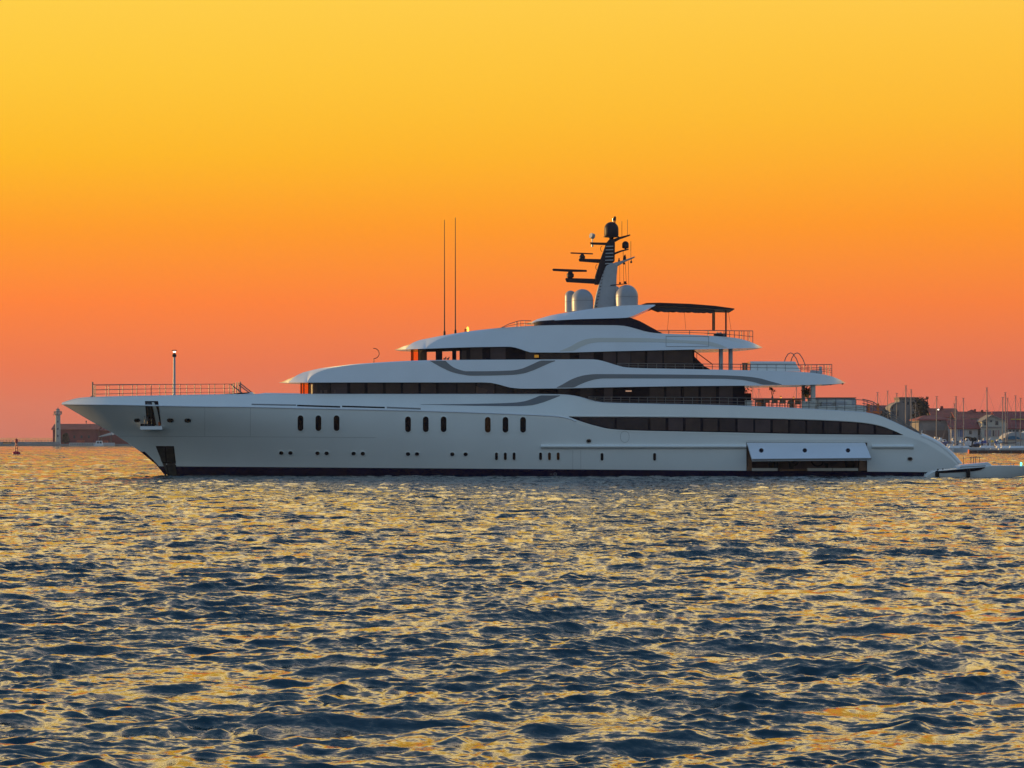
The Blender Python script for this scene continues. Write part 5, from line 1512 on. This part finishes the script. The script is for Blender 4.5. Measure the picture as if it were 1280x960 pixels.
b8 = thing('square_tower', base(1136, 561, yc + 6), 'square grey flat topped tower between the vaulted hall and the round tree', 'tower')
mb = MB(); mb.pbox(1124.4, 1148, 499.2, 561, yc + 2, yc + 12); mb.build('wall', M['grey_wall'], b8)
mb = MB(); mb.pbox(1123.8, 1148.6, 496.4, 499, yc + 1.6, yc + 12.4); mb.build('parapet', M['brown_wall'], b8)
for px in (1129, 1135, 1141): win(b8, px, 504, 2.6, 4, yc + 2, 'grey_wall')
gable_house('waterfront_shed', 1030, 1112, 517, 506.6, 561, yc + 10, 14, 'brown_wall', 'roof2', 'low brown shed behind the aft deck rail of the yacht', 'shed')
tree(1151.6, 496.6, 561, 25, yc - 10, 'big round dark tree right of the square tower', 21)
tree(1159, 494.6, 561, 9, yc - 4, 'slender pine rising right of the big round tree', 22, conifer=True)
tree(1105, 509, 561, 14, yc - 14, 'dark bushy tree left of the vaulted hall', 23)
tree(1213.5, 546, 561, 17, YH1 - 14, 'flat dark tree before the white walled house', 24)
# street lamp, lit
t = thing('street_lamp', base(1171.8, 561, YH1 - 4), 'lit street lamp glowing white by the tallest red roof', 'lamp')
mb = MB(); mb.tube([W(1170.6, 561, YH1 - 4), W(1170.6, 511.4, YH1 - 4), W(1172.8, 511.2, YH1 - 4)], 0.09, 6); mb.build('pole', M['alu'], t)
mb = MB(); mb.lathe(W(1172.9, 512.8, YH1 - 4), [(0.08, 0), (0.22, 0.1), (0.2, 0.28), (0.08, 0.36)], 10); mb.build('lamp_head', M['lamp_w'], t)
# marquee and the boat with the white top beside it
ym = YR + 8
t = thing('marquee', base(1265, 558, ym), 'white domed marquee with a teal front panel on the quay at right', 'marquee')
mb = MB(); mb.prism([(1251.4, 549.4), (1253, 545.6), (1258, 541.8), (1264, 540), (1272, 540), (1280, 543), (1290, 549.4)], ym + 4, 4); mb.build('roof', M['tent'], t)
mb = MB(); mb.prism([(1251.2, 549.2), (1256, 547.2), (1262, 545.4), (1266, 544.8), (1271, 545.6), (1278.6, 548.8), (1278, 549.2)], ym - 0.2, 0.12); mb.build('front_panel', M['teal'], t)
mb = MB(); mb.pbox(1251.6, 1289, 549.6, 558.6, ym + 0.2, ym + 7.8); mb.build('wall', M['cream_wall'], t)
t = thing('motor_boat', base(1283, 556, ym - 3), 'white motor boat with dark windscreen half cut off at the right frame edge', 'boat')
mb = MB(); mb.prism([(1272, 545), (1276, 541), (1283, 538.4), (1296, 538.4), (1298, 545)], ym + 9.6, 1.2); mb.build('cabin', M['boat_white'], t)
mb = MB(); mb.pbox(1274, 1296, 542, 544, ym + 8.2, ym + 8.38); mb.build('window', M['pane_far'], t)
mb = MB(); mb.prism([(1270, 545.2), (1299, 545.2), (1297, 559), (1272, 559)], ym + 10, 1.6); mb.build('hull', M['boat_white'], t)

# sailing boats: hull, cabin, mast with spreaders, boom and stays
def sail_boat(px, py_top, label, y, hull_m='boat_white', lean=0.0, r=0.13, group='sailing boats moored along the quay'):
    s = mpp(y); b = Vector(W(px, Y_HOR + CAM_H / s, y)); b.z = 0
    t = thing('sailing_boat', b, label, 'sailboat', group)
    L = 0.62 * (W(0, py_top, y)[2])
    L = max(5, min(10, L))
    v, f = [], []
    for i, u in enumerate(np.linspace(0, 1, 9)):
        w = 1.4 * math.sin(math.pi * (0.12 + 0.83 * u)) ** 0.6 * (1 if u < 0.95 else 0.3); x = b.x - L * 0.5 + L * u
        z = 0.9 + 0.25 * u
        v += [(x, y - w, z), (x, y - w * 0.6, 0.0), (x, y, -0.35), (x, y + w * 0.6, 0.0), (x, y + w, z)]
    for i in range(8):
        for k in range(5):
            a, c = i * 5 + k, i * 5 + (k + 1) % 5
            f.append((a, c, c + 5, a + 5))
    f += [(0, 1, 2, 3, 4), tuple(40 + k for k in range(5))]
    build('hull', v, f, M[hull_m], t, smooth=True, sharp=30)
    mb = MB(); mb.add([(b.x - L * 0.2, y - 0.8, 0.95), (b.x + L * 0.2, y - 0.8, 0.95), (b.x + L * 0.2, y + 0.8, 0.95), (b.x - L * 0.2, y + 0.8, 0.95), (b.x - L * 0.17, y - 0.6, 1.5), (b.x + L * 0.13, y - 0.6, 1.5), (b.x + L * 0.13, y + 0.6, 1.5), (b.x - L * 0.17, y + 0.6, 1.5)],
                      [(0, 1, 2, 3), (4, 5, 6, 7), (0, 1, 5, 4), (1, 2, 6, 5), (2, 3, 7, 6), (3, 0, 4, 7)]); mb.build('cabin', M['boat_white'], t)
    top = Vector(W(px + lean, py_top, y)); ft = Vector((b.x, y, 1.2))
    mb = MB(); mb.tube([ft, ft.lerp(top, 0.5), top], r, 7, r2=r * 0.75); m_ = mb.build('mast', M['alu'], t, smooth=True)
    mb = MB(); q = ft.lerp(top, 0.62); mb.tube([q + Vector((-0.5, 0, 0)), q + Vector((0.5, 0, 0))], 0.05, 5); mb.tube([top + Vector((-0.3, 0, 0.05)), top + Vector((0.3, 0, 0.05))], 0.05, 4); mb.build('spreader', M['alu'], m_)
    mb = MB(); mb.tube([(b.x, y, 2.2), (b.x - L * 0.34, y, 2.1)], 0.10, 6); mb.build('boom', M[('alu', 'tent', 'cloth_dark', 'blue')[int(px * 7) % 4]], t)
    mb = MB(); mb.tube([top, (b.x + L * 0.49, y, 1.1)], 0.018, 4); mb.tube([top, (b.x - L * 0.5, y, 0.9)], 0.018, 4); mb.build('stay', M['alu'], t)


for px, py, lab, dy, hm, ln, r in (
        (941, 483, 'mast of a sailing boat seen under the overhang left of the dining table vase', 30, 'boat_white', 0, .08),
        (948.6, 487, 'thin mast of a sailing boat seen right beside the first under the overhang', 34, 'boat_white', 0, .06),
        (995.4, 484, 'grey mast of a sailing boat seen left of the hanging plant on the aft deck', 30, 'boat_white', 0, .10),
        (1097, 491, 'sailing boat whose mast rises first behind the curved stern rail', 10, 'boat_white', 0, .11),
        (1109.6, 489, 'sailing boat with a mast in front of the bushy tree left of the vaulted hall', 14, 'boat_white', 0, .10),
        (1121, 492, 'sailing boat with a mast in front of the vaulted hall', 18, 'boat_white', 0, .11),
        (1132.2, 482.4, 'sailing boat with the tall stout mast in front of the square tower', 6, 'boat_white', 0.2, .17),
        (1139.2, 487.4, 'sailing boat with the second mast in front of the square tower', 12, 'boat_white', -0.2, .14),
        (1144.4, 503, 'sailing boat with the short mast in front of the big round tree', 16, 'boat_white', 0, .08),
        (1170.6, 496, 'sailing boat with a mast beside the lit street lamp', 24, 'boat_white', 0.4, .12),
        (1188.6, 517, 'sailing boat with the shortest mast at the corner of the white house', 12, 'blue', 0, .08),
        (1193.2, 505, 'sailing boat with the lower mast of the close pair before the white house', 20, 'boat_white', 0, .10),
        (1195, 496, 'sailing boat with the taller mast of the close pair before the white house', 8, 'boat_white', 0, .16),
        (1204.8, 498, 'sailing boat with a slightly leaning mast before the middle of the white house', 10, 'boat_white', -0.6, .12),
        (1234.2, 485, 'sailing boat with a tall mast rising in front of the cream gable', 8, 'boat_white', -0.6, .15),
        (1253.4, 497, 'sailing boat with the left mast of three at the edge of the red hall', 12, 'boat_white', 0, .12),
        (1257.6, 491, 'sailing boat with the tallest of three masts before the red hall', 6, 'boat_white', -1.0, .13),
        (1259.2, 498, 'sailing boat with the right, thin mast of three before the red hall', 16, 'boat_white', 0.2, .08),
        (1270, 495, 'sailing boat with a mast rising behind the white marquee', 20, 'boat_white', -0.5, .10),
        (1275.6, 498, 'sailing boat with a hook topped mast at the right frame edge', 14, 'boat_white', 0.3, .11)):
    # the boats lie in the basin in front of the quay edge or are laid up on it
    sail_boat(px, py, lab, YR - 14 - 4 - dy * 0.9, hm, ln, r)

# small craft and clutter along the quay
def small_boat(px, py, w, h, y, m, label, cover=None):
    t = thing('small_boat', base(px, py, y), label, 'boat', 'small boats along the quay')
    mb = MB(); mb.prism([(px - w / 2, py - h * 0.5), (px + w / 2 + 0.6, py - h * 0.6), (px + w / 2 - 0.4, py), (px - w / 2 + 0.4, py)], y, 1.0); mb.build('hull', M[m], t)
    mb = MB(); mb.prism([(px - w * 0.25, py - h * 0.52), (px - w * 0.18, py - h), (px + w * 0.14, py - h * 0.96), (px + w * 0.3, py - h * 0.55)], y, 0.8); cb_ = mb.build('cabin' if not cover else 'cover', M[cover or 'boat_white'], t)
    if not cover:
        mb = MB(); mb.pbox(px - w * 0.16, px + w * 0.16, py - h * 0.86, py - h * 0.68, y - 0.88, y - 0.78); mb.build('window', M['pane_far'], cb_)


for i, (px, py, w, h, m, lab, cv) in enumerate((
        (1162, 553, 8, 6, 'boat_white', 'white boat under a blue cover close to the yacht stern', 'blue'),
        (1170, 556, 9, 10, 'boat_white', 'white cabin boat just right of the yacht stern', None),
        (1180.6, 556, 8, 7, 'blue', 'blue hulled boat with white cabin before the brown house wall', None),
        (1187, 558, 7, 6, 'boat_white', 'white boat under a dark cover before the brown house wall', 'cloth_dark'),
        (1196, 558, 9, 5, 'boat_white', 'white boat with a grey cover below the left end of the white house', 'tent'),
        (1209, 557, 9, 9, 'boat_white', 'bigger white cabin boat beside a yellow cover under the flat tree', None),
        (1219, 558, 8, 6, 'cloth_dark', 'dark hulled boat with white cabin near the dark doorway', None),
        (1233.6, 558, 7, 7, 'boat_white', 'white cabin boat in front of the pink doors', None),
        (1246.6, 558, 6, 8, 'boat_white', 'white boat just left of the marquee', None),
        (1175.4, 552, 6, 5, 'boat_white', 'white boat with a white cover behind the blue hulled boat', 'boat_white'),
        (1191.6, 554, 6, 6, 'boat_white', 'white cabin boat under the pair of close masts', None),
        (1202.6, 553, 5, 4, 'boat_white', 'white boat with a blue cover at the foot of the slightly leaning mast', 'blue'),
        (1224.6, 555, 6, 5, 'boat_white', 'white boat with a white cover left of the small white parasol', 'boat_white'),
        (1230, 553.4, 5, 5, 'blue', 'blue boat with a white cabin just right of the small white parasol', None),
        (1249.6, 553.4, 5, 5, 'boat_white', 'white boat with a teal cover touching the marquee wall', 'teal'))):
    small_boat(px, py, w, h, YR - 6 + 2.2 * (i % 3), m, lab, cv)
for px, py, w, m, lab in ((1227.6, 551, 5.4, 'tent', 'white parasol standing between the doorway and the pink doors'), (1239, 547.6, 8, 'tent', 'wide white parasol before the cream gable house'),
                          (1206.5, 552.6, 3, 'yellow', 'small yellow parasol left of the bigger cabin boat'), (1240.4, 550.4, 4.2, 'yellow', 'yellow parasol under the wide white one')):
    y = YR - 2 + (px % 3); s = mpp(y)
    t = thing('parasol', base(px, 559.5, y), lab, 'parasol')
    c = W(px, 559.5, y); h = (559.5 - py) * s
    mb = MB(); mb.tube([c, (c[0], c[1], c[2] + h)], 0.05, 6); mb.build('pole', M['alu'], t)
    mb = MB(); mb.lathe((c[0], c[1], c[2] + h - 0.1), [(w / 2 * s, -0.35), (w / 2 * s * 0.6, 0.0), (0.05, 0.3)], 8); mb.build('canopy', M[m], t)


def person(px, py_feet, h_m, y, top, label, seed):
    r = random.Random(seed); c = Vector(W(px, py_feet, y))
    t = thing('person', c, label, 'person', 'people on the quay')
    k = h_m / 1.75
    me = bpy.data.meshes.new('body')
    J = [(0, 0, 0.92, .15), (0, 0, 1.15, .14), (0, 0, 1.38, .17), (0, 0, 1.5, .06), (0, 0, 1.62, .10), (0, 0, 1.70, .085),
         (-.09, 0, .86, .10), (-.12, .02, .47, .07), (-.13, 0, .08, .05), (.09, 0, .86, .10), (.13, -.05, .47, .07), (.16, .04, .08, .05),
         (-.19, 0, 1.38, .065), (-.25, .02, 1.1, .05), (-.24, -.06, .85, .04), (.19, 0, 1.38, .065), (.26, .02, 1.1, .05), (.27, -.06, .85, .04)]
    E = [(0, 1), (1, 2), (2, 3), (3, 4), (4, 5), (0, 6), (6, 7), (7, 8), (0, 9), (9, 10), (10, 11), (2, 12), (12, 13), (13, 14), (2, 15), (15, 16), (16, 17)]
    me.from_pydata([(a * k, b * k, z * k) for a, b, z, q in J], E, [])
    o = bpy.data.objects.new('body', me); COL.objects.link(o); o.parent = t
    bm = bmesh.new(); bm.from_mesh(me); ly = bm.verts.layers.skin.verify(); bm.verts.ensure_lookup_table()
    for i, q in enumerate(J):
        bm.verts[i][ly].radius = (q[3] * k, q[3] * k)
    bm.verts[0][ly].use_root = True
    bm.to_mesh(me); bm.free()
    o.modifiers.new('skin', 'SKIN'); sd = o.modifiers.new('sub', 'SUBSURF'); sd.levels = sd.render_levels = 1
    me.materials.append(M[top])


person(1234.8, 561.4, 1.8, YR - 11, 'cloth_dark', 'standing person in dark clothes at the quay edge left of the pier end', 1)
person(1227.6, 559.5, 1.7, YR - 7, 'cloth_dark', 'standing person in dark clothes under the small white parasol', 2)
person(1244.6, 559.5, 1.8, YR - 8, 'blue', 'standing person in blue beside the yellow parasol', 3)
person(1197, 559.5, 1.7, YR - 8, 'cloth_dark', 'standing person in dark clothes among the boats below the pair of masts', 4)
# ---------------------------------------------------------------- sunset haze over the bay
HAZE = 0.00006
mb = MB(); mb.box(-900, 900, -DIST - 40, 1700, -3, 27)
hm = bpy.data.materials.new('haze'); hm.use_nodes = True
n, l = hm.node_tree.nodes, hm.node_tree.links
n.clear()
o = n.new('ShaderNodeOutputMaterial'); pv = n.new('ShaderNodeVolumePrincipled')
pv.inputs['Color'].default_value = (0.66, 0.72, 1.0, 1)
pv.inputs['Density'].default_value = HAZE
pv.inputs['Anisotropy'].default_value = 0.3
l.new(pv.outputs[0], o.inputs['Volume'])
hz = mb.build('haze', hm)
hz['kind'] = 'stuff'
SC.cycles.volume_bounces = 1
